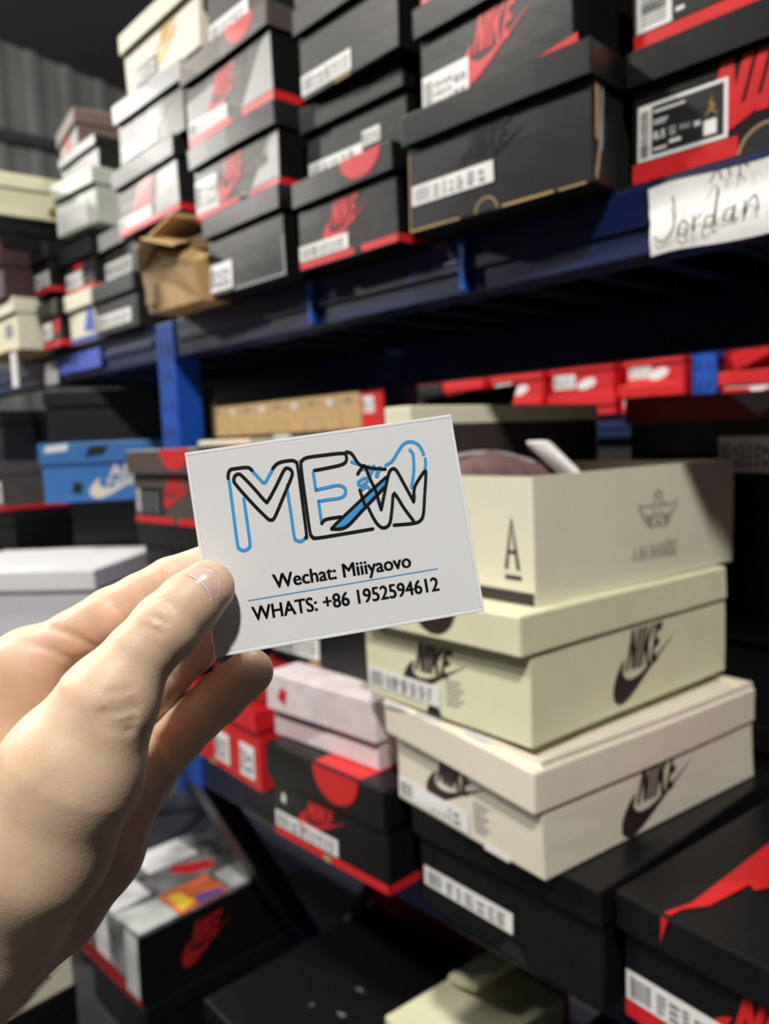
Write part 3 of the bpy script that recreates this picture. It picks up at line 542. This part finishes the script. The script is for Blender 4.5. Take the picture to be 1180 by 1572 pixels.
# ------------------------------------------------------------------ bottom shelf
zb = -1.17
Box('shoe_box', 'black box under the collage printed box', (-1.375, .60, zb), 0, .27, .33, .117, group=GB)
cb = Box('shoe_box', 'black box with photo collage lid and red logo on its side below the wrist', (-1.378, .59, zb + .1175), 2, .275, .335, .145, body='black', lid=None, group=GB)
w, d, h = cb.w, cb.d, cb.h
cb.lid = cb.add('lid', *rbox(-w/2 - .003, w/2 + .003, -d/2 - .003, d/2 + .003, h - .004, h + .004, .0015, cuts=2), 'photogrey')
def panel(nm, face, P, m, off=.0048): cb.decal(nm, face, poly(P), m, off, cb.lid)
panel('photo_print', 'top', [(.18, .0), (.277, .0), (.277, .085), (.19, .085)], 'lightgrey'); panel('photo_print', 'top', [(.19, .087), (.278, .087), (.278, .20), (.185, .20)], 'photocolour')
panel('photo_print', 'top', [(.205, .10), (.27, .095), (.26, .13), (.21, .125)], 'yellow', .0054); panel('photo_print', 'top', [(.24, .14), (.275, .13), (.275, .195), (.255, .19)], 'violet', .0054)
panel('photo_print', 'top', [(.10, .10), (.183, .10), (.183, .22), (.10, .22)], 'photogrey'); panel('figure_print', 'top', [(.125, .15), (.16, .18), (.175, .23), (.155, .225), (.165, .25), (.14, .235), (.12, .2), (.105, .17)], 'printred', .0054)
panel('photo_print', 'top', [(.0, .02), (.17, .0), (.17, .085), (.0, .09)], 'photowhite'); panel('photo_print', 'top', [(.20, .21), (.277, .21), (.277, .30), (.19, .30)], 'lightgrey'); panel('photo_print', 'top', [(.0, .12), (.095, .12), (.095, .24), (.0, .24)], 'photowhite')
panel('photo_print', 'top', [(.0, .25), (.18, .25), (.18, .335), (.0, .335)], 'photogrey')
panel('photo_print', 'front', [(.0, .04), (.09, .04), (.09, .143), (.0, .143)], 'photogrey', .0038); panel('photo_print', 'front', [(.092, .04), (.15, .04), (.15, .143), (.092, .143)], 'photowhite', .0038)
panel('photo_print', 'front', [(.152, .04), (.22, .04), (.22, .143), (.152, .143)], 'photogrey', .0038); panel('photo_print', 'front', [(.222, .02), (.275, .02), (.275, .143), (.222, .143)], 'lightgrey', .0038)
panel('red_edge_print', 'front', [(.0, .032), (.22, .022), (.22, .036), (.0, .044)], 'darkprintred', .0042)
cb.logo('side', .085, .035, .12, 'darkprintred', .75); cb.stripe(.014, 'darkprintred', False)
GF = 'boxes piled on the floor'
Box('storage_carton', 'tall black carton on the floor carrying the cream lettered box', (-1.322, .13, -1.5), 4, .25, .33, .585, group=GF, cat='carton')
b = Box('shoe_box', 'cream box with black lettering at the lower left corner under the wrist', (-1.32, .125, -.9145), 4, .25, .33, .13, body='cream', lid='cream', lidh=.05, group=GF); b.logo('side', .215, .004, .11, 'ink', .62)
b = Box('shoe_box', 'black box with dusty scuffed lid in the bottom shelf middle', (-0.815, .545, zb), -1, .225, .34, .34, body='black', lid='black', group=GB); b.decal('scuff', 'lidtop', merge(poly([(.16, .12), (.175, .118), (.178, .126)]), poly([(.12, .10), (.126, .099), (.126, .106)]), poly([(.14, .17), (.16, .172), (.15, .178)])), 'photogrey')
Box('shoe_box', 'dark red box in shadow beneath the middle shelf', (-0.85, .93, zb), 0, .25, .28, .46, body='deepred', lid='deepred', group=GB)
b = Box('shoe_box', 'pale cream box with lifted flap at the bottom of the picture', (-0.640, .670, zb), -4, .13, .20, .385, body='creamyellow', lid='creamyellow', lidh=.05, group=GB); b.decal('brown_band', 'front', rect(.10, .30, .025, .03), 'mauve')  # box cut down to its lit part; the shaded rest is left out
v, f = rbox(-.06, .0, .0, .09, .386, .400, .003); v = [(x, y, z + (x + .06)*.3) for x, y, z in v]; b.add('flap', v, f, 'creamyellow', b.o)
Box('shoe_box', 'black box in the dark right of the pale cream box below the shelf', (-0.385, .68, zb), 0, .20, .34, .36, group=GB)

# ------------------------------------------------------------------ rack across the aisle
zx = 0.0502; r = random.Random(4); x = -.96; i = 0; yb_ = 2.0
def xbox(x1, w_, z, h_, body, lab, yaw=0, logo=True, lid=None, y=yb_):
    q = Box('shoe_box', lab, (x1, y, z), yaw, w_, .33, h_, body=body, lid=lid or body, group=GX)
    if logo:
        q.decal('brand_print', 'front', poly([(w_*.58 + .028*math.cos(t) + .012*math.sin(t), h_*.30 + .016*math.sin(t)) for t in np.linspace(0, 6.28, 14)[:-1]]), 'white')
        q.label(u=.01, v=h_*.2, w=.07, h=.04, seed=int(abs(x1)*1000))
    return q
xbox(-1.012, .18, zx, .074, 'red', 'red box on the shelf just left of the far blue upright', 2); xbox(-1.012, .175, zx + .0745, .085, 'red', 'upper red box just left of the far blue upright', -4)
xbox(-1.215, .215, zx - 0, .06, 'red', 'lower red box second left of the far blue upright', 0); xbox(-1.22, .20, zx + .0605, .10, 'red', 'upper red box second left of the far blue upright', 3)
xbox(-1.46, .21, zx, .062, 'red', 'lower red box third left of the far blue upright', 0, False); xbox(-1.46, .20, zx + .0625, .09, 'red', 'upper red box third left of the far blue upright', -2)
xbox(-1.69, .17, zx, .14, 'red', 'tall red box fourth left of the far blue upright', 0)
b = xbox(-1.88, .16, zx, .135, 'black', 'black box with red sides at the end of the far red row', 0, False, 'charcoal'); b.decal('red_print', 'front', merge(rect(.0, .0, .02, .10), rect(.02, .0, .13, .018)), 'printred'); b.label(u=.03, v=.03, w=.05, h=.04, seed=81)
xbox(-.745, .165, zx, .036, 'red', 'flat pink-red box on the shelf right of the far blue upright', 0, False); xbox(-.742, .17, zx + .0365, .05, 'red', 'squashed red box right of the far blue upright', 1)
q = xbox(-.745, .13, zx + .115, .085, 'red', 'tilted red box at the top right of the far rack', 6, False); q.o.rotation_euler[1] = math.radians(-24)
xbox(-.545, .17, zx, .09, 'red', 'red box at the right picture edge on the far rack', 0); xbox(-.545, .17, zx + .0905, .09, 'red', 'upper red box at the right picture edge on the far rack', 0)
for i in range(9):
    x1 = -2.302 - i*.120
    q = Box('shoe_box', 'small brown cardboard box number %s from the right in the far brown row' % ('one', 'two', 'three', 'four', 'five', 'six', 'seven', 'eight', 'nine')[i], (x1, yb_, zx), 0, .116, .33, .155, body='kraft', lid='kraft', over=.0012, lshift=0, group='brown boxes on the far rack')
    q.decal('round_print', 'front', poly([(.05 + .02*math.cos(t), .115 + .014*math.sin(t)) for t in np.linspace(0, 6.28, 12)[:-1]]), 'photowhite' if i % 2 else 'photogrey')
b = xbox(-2.18, .115, zx, .17, 'red', 'red and white box at the right end of the far brown row', 0, False); b.label(u=.01, v=.06, w=.06, h=.06, seed=83)
b = xbox(-3.39, .17, zx, .14, 'royalblue', 'blue box at the left end of the far brown row', 0, False); b.decal('red_print', 'front', rect(.0, .0, .08, .09), 'printred')
for i in range(7):
    Box('storage_carton', 'dark carton in the shaded second row of the far rack', (-1.02 - i*.49, 2.37, zx), 0, 0.47, .24, .42, body='soot', lid='soot', lidh=.05, group='dark cartons behind the far row', cat='carton')  # invented cartons, put in to keep the gap behind dark
t = slab('shelf_tag', -2.90, -2.78, 2.010, 2.016, -.04, .048, 'paper'); tag(t, 'white tag on the far blue beam under the brown boxes', 'shelf tag', 'tags on the beams')

# ------------------------------------------------------------------ acrylic card
CM = Matrix(((0.57699534, -0.1962212, 0.79282635, -0.21601021), (0.81001345, 0.01308422, -0.58626531, 0.17396527), (0.10466417, 0.98047236, 0.16649134, -0.03131302 + EYE), (0, 0, 0, 1)))
CW, CH, CT = 0.095, 0.07136, 0.0024
mat('cardwhite', (0.72, 0.73, 0.75), vary=0.01, rough=0.16, coat=0.5); mat('cardedge', (0.80, 0.82, 0.85), vary=0.01, rough=0.1, coat=0.6)
mat('cardblack', (0.012, 0.011, 0.012), rough=0.25); mat('cardblue', (0.06, 0.32, 0.68), vary=0.03, rough=0.25)
card = link('business_card', *rbox(-CW/2 + .0012, CW/2 - .0012, -CH/2 + .0012, CH/2 - .0012, -CT, 0, .0002), 'cardwhite'); card.matrix_world = CM
tag(card, 'white acrylic business card with blue and black MEW logo held between thumb and fingers', 'card')
for nm, a in (('clear_edge', (-CW/2, CW/2, CH/2 - .0012, CH/2)), ('clear_edge', (-CW/2, CW/2, -CH/2, -CH/2 + .0012)), ('clear_edge', (CW/2 - .0012, CW/2, -CH/2 + .0012, CH/2 - .0012)), ('clear_edge', (-CW/2, -CW/2 + .0012, -CH/2 + .0012, CH/2 - .0012))):
    link(nm, *rbox(*a, -CT, 0.0001, .0002), 'cardedge', card)
def homography(src, dst):
    A_, b_ = [], []
    for (x, y), (u, v) in zip(src, dst): A_ += [[x, y, 1, 0, 0, 0, -u*x, -u*y], [0, 0, 0, x, y, 1, -v*x, -v*y]]; b_ += [u, v]
    return np.append(np.linalg.solve(np.array(A_), np.array(b_)), 1).reshape(3, 3)
HM = homography([(50, 182), (1022, 37), (1145, 750), (170, 922)], [(-CW/2, CH/2), (CW/2, CH/2), (CW/2, -CH/2), (-CW/2, -CH/2)])
def hc(p): q = HM @ np.array([p[0], p[1], 1.0]); return q[:2]/q[2]
def stroke(pts, closed=False, w=.00112, n=5): return ribbon(catmull([hc(p) for p in pts], n, closed), w, closed)
def on_card(name, g, m, z=.00012): return link(name, [(p[0], p[1], z) for p in g[0]], g[1], m, card)
blk = [stroke([(210, 274), (211, 256), (218, 243), (232, 239), (280, 234), (297, 245)]),
       stroke([(236, 264), (231, 280), (240, 298), (300, 365), (352, 416), (366, 424), (381, 414), (412, 340), (441, 268), (441, 246), (426, 236), (412, 246), (384, 304), (357, 353), (346, 356), (305, 310), (262, 266), (248, 258)], True),
       stroke([(372, 238), (386, 222), (405, 213), (440, 208), (455, 213), (463, 230), (480, 350), (497, 476), (494, 488)]),
       stroke([(524, 244), (580, 233), (624, 222), (639, 210), (640, 192), (628, 181), (560, 188), (498, 197), (480, 208), (475, 226), (492, 350), (510, 468), (519, 484), (535, 489), (640, 472), (738, 455)]),
       stroke([(552, 436), (562, 424), (578, 419), (620, 412)]), stroke([(640, 176), (656, 180), (668, 194), (684, 218), (705, 229), (740, 236), (782, 238)]),
       stroke([(682, 256), (692, 240), (704, 226)]), stroke([(706, 226), (712, 236), (722, 262), (735, 290), (748, 318), (768, 385)]), stroke([(768, 385), (780, 325), (794, 258), (806, 238), (822, 242), (850, 290), (886, 356)]),
       stroke([(722, 380), (738, 412), (755, 438), (774, 451), (793, 444), (802, 424), (808, 375), (815, 327), (850, 378), (886, 426)]), stroke([(886, 356), (888, 310), (900, 282), (926, 245), (930, 262), (926, 330), (921, 402), (908, 426), (880, 435), (815, 441)]),
       stroke([(588, 456), (640, 449), (700, 388), (778, 306)]), stroke([(588, 456), (612, 430), (700, 346), (785, 268)]), stroke([(690, 314), (700, 345), (708, 368)])]
blu = [stroke([(213, 278), (230, 395), (247, 512), (256, 530), (272, 535), (288, 526), (292, 508), (280, 425), (268, 348)]), stroke([(298, 247), (320, 270), (342, 290), (358, 266), (372, 240)]),
       stroke([(443, 264), (432, 290), (426, 312), (440, 400), (453, 485), (462, 498), (478, 501), (492, 490)]), stroke([(520, 252), (525, 284), (530, 315)]), stroke([(530, 315), (570, 306), (610, 298), (632, 305), (639, 322), (630, 338), (612, 345), (575, 350), (540, 356)]), stroke([(540, 356), (546, 396), (552, 434)]),
       stroke([(660, 212), (672, 217), (688, 220)]), stroke([(784, 224), (808, 208), (830, 172), (850, 146), (878, 138), (906, 152), (922, 184)]), stroke([(928, 200), (929, 224), (925, 248)]), stroke([(872, 168), (884, 188), (886, 245), (878, 304)]), stroke([(886, 356), (890, 338), (888, 330)]),
       stroke([(684, 288), (708, 271), (718, 282), (694, 299)], True, n=3), stroke([(694, 316), (714, 302), (724, 308), (728, 318)], n=3), stroke([(724, 262), (732, 246), (740, 230)], w=.0016), stroke([(752, 263), (756, 248), (762, 234)], w=.0016), stroke([(755, 350), (762, 368), (768, 384)]), stroke([(700, 240), (712, 232), (722, 228)])]
on_card('logo_black_print', merge(*blk), 'cardblack', .00022); on_card('logo_blue_print', merge(*blu), 'cardblue', .00016)
on_card('logo_blue_print', poly([hc(p) for p in ((592, 455), (614, 431), (700, 347), (785, 270), (790, 285), (778, 304), (700, 386), (638, 448))]), 'cardblue', .00014)
on_card('divider_print', ribbon([hc((288, 716)), hc((973, 598))], .0003), 'cardblue', .00014)
def card_text(s, p0, p1, hgt, bold):
    a, b_ = hc(p0), hc(p1); d = b_ - a; L_ = np.hypot(*d); e = d/L_; n_ = np.array([-e[1], e[0]]); g = text2d(s, 1, 0); g = merge(*[([q + np.array([dx, dy]) for q in g[0]], g[1]) for dx, dy in ((-bold, 0), (0, 0), (bold, 0), (0, bold*.6))]); vv = np.array(g[0]); mn, mx = vv[:, 0].min(), vv[:, 0].max()
    sx = L_/(mx - mn); sy = hgt/0.72
    on_card('text_print', ([a + e*(q[0] - mn)*sx + n_*q[1]*sy for q in vv], g[1]), 'cardblack', .00014)
card_text('Wechat: Miiiyaovo', (380, 672), (880, 592), .0050, .030)
card_text('WHATS: +86 1952594612', (306, 789), (982, 676), .0050, .030)

# ------------------------------------------------------------------ hand (one continuous skin, grown from a distance field)
def cpt(u, v, D): return np.array([(u - 590)/FPX*D, (786 - v)/FPX*D, D])          # camera-frame metres: right, up, forward
def chain(*k): return [(cpt(u, v, D), r) for u, v, D, r in k]
THUMB = chain((317, 903, .2645, .0093), (292, 926, .2630, .0104), (256, 962, .2600, .0113), (212, 1008, .2560, .0110), (165, 1078, .2520, .0145))
THENAR = chain((165, 1082, .2520, .0146), (112, 1180, .2515, .0215), (50, 1295, .2535, .0240), (-28, 1420, .2640, .0240), (-140, 1570, .2750, .0255), (-240, 1700, .2850, .0270))
HEEL = chain((205, 1180, .3100, .0140), (188, 1195, .3060, .0165), (140, 1300, .2960, .0185), (76, 1384, .2890, .0185), (-52, 1468, .2830, .0215), (-150, 1580, .2850, .0250))
PALM = chain((48, 1030, .2880, .0130), (125, 1105, .3010, .0140), (200, 1178, .3110, .0140))
META = chain((46, 1030, .2880, .0128), (-20, 1230, .2860, .0170), (-60, 1430, .2820, .0220))
METB = chain((125, 1110, .3020, .0135), (60, 1260, .2960, .0180), (-20, 1430, .2860, .0220))
INDEX = chain((45, 1024, .2870, .0124), (112, 980, .2860, .0100), (172, 945, .2860, .0102), (215, 918, .2865, .0088), (262, 893, .2875, .0088), (335, 862, .2890, .0076))
MIDDLE = chain((125, 1112, .3020, .0125), (180, 1100, .3040, .0103), (229, 1062, .3030, .0103), (262, 1028, .3000, .0092), (294, 997, .2965, .0091), (346, 946, .2900, .0078))
RING = chain((203, 1182, .3110, .0130), (240, 1158, .3090, .0108), (272, 1130, .3050, .0106), (304, 1100, .3015, .0096), (336, 1072, .2980, .0096), (384, 1031, .2915, .0085))
PINKY = chain((192, 1225, .3240, .0118), (228, 1190, .3320, .0092), (258, 1160, .3340, .0088), (300, 1118, .3350, .0078), (332, 1088, .3300, .0072))
def smin(a, b, k):
    h = np.clip(0.5 + 0.5*(b - a)/k, 0, 1); return b*(1 - h) + a*h - k*h*(1 - h)
def d_chain(P, ch, k=0.0015):
    out = None
    for (a, ra), (b_, rb_) in zip(ch[:-1], ch[1:]):
        ab = (b_ - a).astype(np.float32); L2 = float(ab @ ab)
        t = np.clip(((P[0] - a[0])*ab[0] + (P[1] - a[1])*ab[1] + (P[2] - a[2])*ab[2])/L2, 0, 1)
        d = np.sqrt((P[0] - a[0] - t*ab[0])**2 + (P[1] - a[1] - t*ab[1])**2 + (P[2] - a[2] - t*ab[2])**2) - (ra + (rb_ - ra)*t).astype(np.float32)
        out = d if out is None else smin(out, d, k)
    return out
def hand_sdf(P, parts=False):
    palm = d_chain(P, THENAR, .006); 
    for c, k in ((HEEL, .010), (PALM, .010), (META, .012), (METB, .012)): palm = smin(palm, d_chain(P, c, .006), k)
    thumb = d_chain(P, THUMB, .002); body = smin(palm, thumb, .007)
    fi = d_chain(P, INDEX); fm = d_chain(P, MIDDLE); fr = d_chain(P, RING); fp = d_chain(P, PINKY)
    f = smin(smin(smin(fi, fm, .0008), fr, .0007), fp, .0007)
    return smin(body, f, .0045)
def surf(u, v, sdf=hand_sdf, z0=.20, z1=.36):
    """first point of the skin met at image position u, v (used to place creases and the nail on the skin)"""
    Ds = np.linspace(z0, z1, 1400); P = [((u - 590)/FPX*Ds).astype(np.float32), ((786 - v)/FPX*Ds).astype(np.float32), Ds.astype(np.float32)]
    d = sdf(P); i = np.argmax(d < 0)
    return None if d[i] >= 0 else cpt(u, v, Ds[i])
CREASE = [([(226, 925), (240, 918), (258, 926), (270, 944)], .00030, .0011), ([(232, 944), (246, 951), (258, 960)], .00045, .0009), ([(216, 958), (240, 968), (252, 974)], .00030, .0009),
          ([(150, 1094), (183, 1094), (212, 1086)], .0011, .0013), ([(148, 1106), (188, 1110), (210, 1104)], .0008, .0011), ([(154, 1118), (190, 1122), (208, 1118)], .0005, .0011), ([(170, 1080), (192, 1079), (208, 1074)], .0004, .0010), ([(165, 1064), (186, 1062), (204, 1058)], .0003, .0010),
          ([(74, 962), (108, 974), (148, 996)], .0010, .0013), ([(36, 985), (78, 998), (116, 1018)], .0007, .0013), ([(156, 908), (170, 922), (178, 938)], .0004, .0010), ([(236, 868), (246, 880), (250, 894)], .0003, .0009),
          ([(262, 1190), (246, 1158), (234, 1128)], .0009, .0012), ([(210, 1209), (230, 1228), (246, 1252)], .0009, .0012), ([(198, 1246), (210, 1285), (206, 1322)], .0006, .0014), ([(190, 1262), (190, 1300), (178, 1340)], .0006, .0014),
          ([(254, 1030), (270, 1045), (282, 1062)], .0004, .0009), ([(318, 1055), (334, 1070), (346, 1086)], .0003, .0009), ([(262, 1088), (276, 1100), (290, 1118)], .0003, .0009)]
def build_hand():
    h = 0.00095
    lo = np.array([-.235, -.255, .218]); hi = np.array([-.040, -.004, .350]); n = np.ceil((hi - lo)/h).astype(int)
    ax = [(lo[i] + np.arange(n[i])*h).astype(np.float32) for i in range(3)]
    # coarse pass marks the blocks near the skin, fine pass fills only those
    D = np.empty(n, np.float32); B = 24
    for i in range(0, n[0], B):
        for j in range(0, n[1], B):
            for k in range(0, n[2], B):
                sl = (slice(i, min(i + B, n[0])), slice(j, min(j + B, n[1])), slice(k, min(k + B, n[2])))
                c = [np.array([(ax[q][sl[q]][0] + ax[q][sl[q]][-1])/2], np.float32) for q in range(3)]; dc = float(hand_sdf(c)[0])
                if abs(dc) > B*h*0.9 + .006: D[sl] = dc; continue
                P = np.meshgrid(ax[0][sl[0]], ax[1][sl[1]], ax[2][sl[2]], indexing='ij'); D[sl] = hand_sdf(P)
    # creases: shallow grooves along lines on the skin
    for pts, dep, wid in CREASE:
        Q = [surf(*p) for p in catmull(pts, 6)]; Q = [q for q in Q if q is not None]
        for m_, q in enumerate(Q):
            e = dep*min(1, 4*min(m_ + 1, len(Q) - m_)/len(Q)); R_ = 4; ic = ((q - lo)/h).astype(int)
            sl = tuple(slice(max(0, ic[a] - R_), min(n[a], ic[a] + R_ + 1)) for a in range(3))
            if any(s_.stop <= s_.start for s_ in sl): continue
            P = np.meshgrid(ax[0][sl[0]], ax[1][sl[1]], ax[2][sl[2]], indexing='ij')
            D[sl] += e*0.85*np.exp(-((P[0] - q[0])**2 + (P[1] - q[1])**2 + (P[2] - q[2])**2)/wid**2)
    # naive surface nets
    neg = D < 0; cell = np.zeros(n - 1, np.int8)
    for a in (0, 1):
        for b_ in (0, 1):
            for c in (0, 1): cell += neg[a:n[0] - 1 + a, b_:n[1] - 1 + b_, c:n[2] - 1 + c]
    act = (cell > 0) & (cell < 8); idx = -np.ones(n - 1, np.int64); I = np.argwhere(act); idx[act] = np.arange(len(I))
    acc = np.zeros((len(I), 3)); cnt = np.zeros(len(I)); cor = [(a, b_, c) for a in (0, 1) for b_ in (0, 1) for c in (0, 1)]
    for a in cor:
        for q in range(3):
            if a[q] == 1: continue
            e = list(a); e[q] = 1; d0 = D[I[:, 0] + a[0], I[:, 1] + a[1], I[:, 2] + a[2]]; d1 = D[I[:, 0] + e[0], I[:, 1] + e[1], I[:, 2] + e[2]]
            cr = (d0 < 0) != (d1 < 0); t = np.where(cr, d0/np.where(cr, d0 - d1, 1), 0); p = np.array(a, float)[None, :].repeat(len(I), 0); p[:, q] += t
            acc[cr] += p[cr]; cnt[cr] += 1
    V = lo + (I + acc/cnt[:, None])*h; F_ = []
    for q in range(3):
        o1, o2 = [(1, 2), (2, 0), (0, 1)][q]; sh_ = [slice(0, n[a] - 1) if a == q else slice(1, n[a] - 1) for a in range(3)]
        s0 = neg[tuple(sh_)]; sb = list(sh_); sb[q] = slice(1, n[q]); s1 = neg[tuple(sb)]
        for flip, msk in ((False, s0 & ~s1), (True, ~s0 & s1)):
            G = np.argwhere(msk); G = G + np.array([0 if a == q else 1 for a in range(3)])
            if not len(G): continue
            u1 = np.zeros(3, int); u1[o1] = 1; u2 = np.zeros(3, int); u2[o2] = 1
            g = lambda w_: idx[w_[:, 0], w_[:, 1], w_[:, 2]]
            quad = np.stack([g(G - u1 - u2), g(G - u2), g(G), g(G - u1)], 1)
            F_.append(quad[:, ::-1] if flip else quad)
    F_ = np.concatenate(F_); F_ = F_[(F_ >= 0).all(1)]
    # two light smoothing passes remove the grid's facets
    ed = np.concatenate([F_[:, [0, 1]], F_[:, [1, 2]], F_[:, [2, 3]], F_[:, [3, 0]]])
    for lam in (.5, -.52, .5, -.52, .4):
        S_ = np.zeros_like(V); C_ = np.zeros(len(V)); np.add.at(S_, ed[:, 0], V[ed[:, 1]]); np.add.at(S_, ed[:, 1], V[ed[:, 0]]); np.add.at(C_, ed[:, 0], 1); np.add.at(C_, ed[:, 1], 1)
        V = V + lam*(S_/np.maximum(C_, 1)[:, None] - V)
    return V, F_
def cam2world(p): p = np.atleast_2d(p); return p[:, :1]*CR + p[:, 1:2]*CU + p[:, 2:3]*CF + V3(0, 0, EYE)
HV, HF = build_hand()
HP = [HV[:, i].astype(np.float32) for i in range(3)]
rosy = np.clip(1 - np.minimum(np.minimum(d_chain(HP, INDEX), d_chain(HP, MIDDLE)), np.minimum(d_chain(HP, RING), d_chain(HP, HEEL)))/.006, 0, 1)*np.clip(d_chain(HP, THUMB)/.004, 0, 1)
tips = np.zeros(len(HV))
for ch in (THUMB[::-1], INDEX, MIDDLE, RING):
    tip = ch[-1][0]; tips = np.maximum(tips, np.exp(-(((HV - tip)**2).sum(1))/.011**2))
hm = bpy.data.materials.new('skin'); hm.use_nodes = True; nt = hm.node_tree; p = nt.nodes['Principled BSDF']; MATS['skin'] = hm
p.inputs['Roughness'].default_value = 0.48; p.inputs['Specular IOR Level'].default_value = 0.38; p.inputs['Subsurface Weight'].default_value = 0.45; p.inputs['Subsurface Radius'].default_value = (1, .5, .32); p.inputs['Subsurface Scale'].default_value = .006
at_ = nt.nodes.new('ShaderNodeAttribute'); at_.attribute_name = 'rosy'; mx = nt.nodes.new('ShaderNodeMix'); mx.data_type = 'RGBA'
mx.inputs[6].default_value = (0.69, 0.505, 0.355, 1); mx.inputs[7].default_value = (0.69, 0.455, 0.34, 1); nt.links.new(at_.outputs['Fac'], mx.inputs[0])
tc = nt.nodes.new('ShaderNodeTexCoord'); nz = nt.nodes.new('ShaderNodeTexNoise'); nz.inputs['Scale'].default_value = 70; nz.inputs['Detail'].default_value = 4; nt.links.new(tc.outputs['Object'], nz.inputs['Vector'])
rp = nt.nodes.new('ShaderNodeValToRGB'); rp.color_ramp.elements[0].position = .3; rp.color_ramp.elements[0].color = (.90, .86, .84, 1); rp.color_ramp.elements[1].position = .7; rp.color_ramp.elements[1].color = (1.04, 1.04, 1.04, 1); nt.links.new(nz.outputs['Fac'], rp.inputs['Fac'])
ml = nt.nodes.new('ShaderNodeMix'); ml.data_type = 'RGBA'; ml.blend_type = 'MULTIPLY'; ml.inputs[0].default_value = 1; nt.links.new(mx.outputs[2], ml.inputs[6]); nt.links.new(rp.outputs['Color'], ml.inputs[7]); nt.links.new(ml.outputs[2], p.inputs['Base Color'])
n2 = nt.nodes.new('ShaderNodeTexVoronoi'); n2.inputs['Scale'].default_value = 900; nt.links.new(tc.outputs['Object'], n2.inputs['Vector'])
bp = nt.nodes.new('ShaderNodeBump'); bp.inputs['Strength'].default_value = .10; bp.inputs['Distance'].default_value = .0006; nt.links.new(n2.outputs['Distance'], bp.inputs['Height']); nt.links.new(bp.outputs['Normal'], p.inputs['Normal'])
hand = link('person_hand', cam2world(HV), HF, 'skin', None, True)
ca = hand.data.attributes.new('rosy', 'FLOAT', 'POINT'); ca.data.foreach_set('value', np.clip(rosy*.7 + tips*.5, 0, 1).astype(np.float32))
tag(hand, 'left hand with bare wrist pinching the white card, thumb in front', 'hand')
# thumb nail follows the skin
mat('nail', (0.72, 0.46, 0.40), vary=0.04, rough=0.22, coat=0.3); mat('lunula', (0.76, 0.56, 0.50), vary=0.03, rough=0.3)
cut = catmull([(284, 884), (297, 891), (311, 904), (321, 921)], 4); dis = catmull([(301, 868), (322, 874), (337, 890), (335, 917)], 4)
def nail_patch(t0, t1, lift, nt_=9):
    Vn = []; ns = len(cut)
    for j in range(nt_):
        t = t0 + (t1 - t0)*j/(nt_ - 1)
        for i in range(ns):
            q = cut[i]*(1 - t) + dis[i]*t; s_ = surf(*q); e = min(i, ns - 1 - i)/(ns/2); nrm = s_ - np.array(THUMB[1][0])*.5 - np.array(THUMB[0][0])*.5; nrm /= np.linalg.norm(nrm)
            Vn.append(s_ + nrm*(lift + .0007*math.sin(math.pi*min(1, max(0, .15 + .7*i/(ns - 1)))) - (.0006 if j == 0 and t0 == 0 else 0)))
    Fn = [[j*ns + i, j*ns + i + 1, (j + 1)*ns + i + 1, (j + 1)*ns + i] for j in range(nt_ - 1) for i in range(ns - 1)]
    k = len(Vn); c0 = np.array(THUMB[0][0]); Vn += [v_ + (c0 - v_)*.09 for v_ in Vn]; Fn += [[k + q for q in reversed(f_)] for f_ in Fn]
    rim = [i for i in range(ns)] + [j*ns + ns - 1 for j in range(1, nt_)] + [(nt_ - 1)*ns + i for i in range(ns - 2, -1, -1)] + [j*ns for j in range(nt_ - 2, 0, -1)]
    Fn += [[a, b_, b_ + k, a + k] for a, b_ in zip(rim, rim[1:] + rim[:1])]
    return cam2world(np.array(Vn)), Fn
nail = link('thumb_nail', *nail_patch(0, 1, -.00035), 'nail', hand, True)
link('lunula', *nail_patch(.10, .24, -.00025, 4), 'lunula', nail, True)
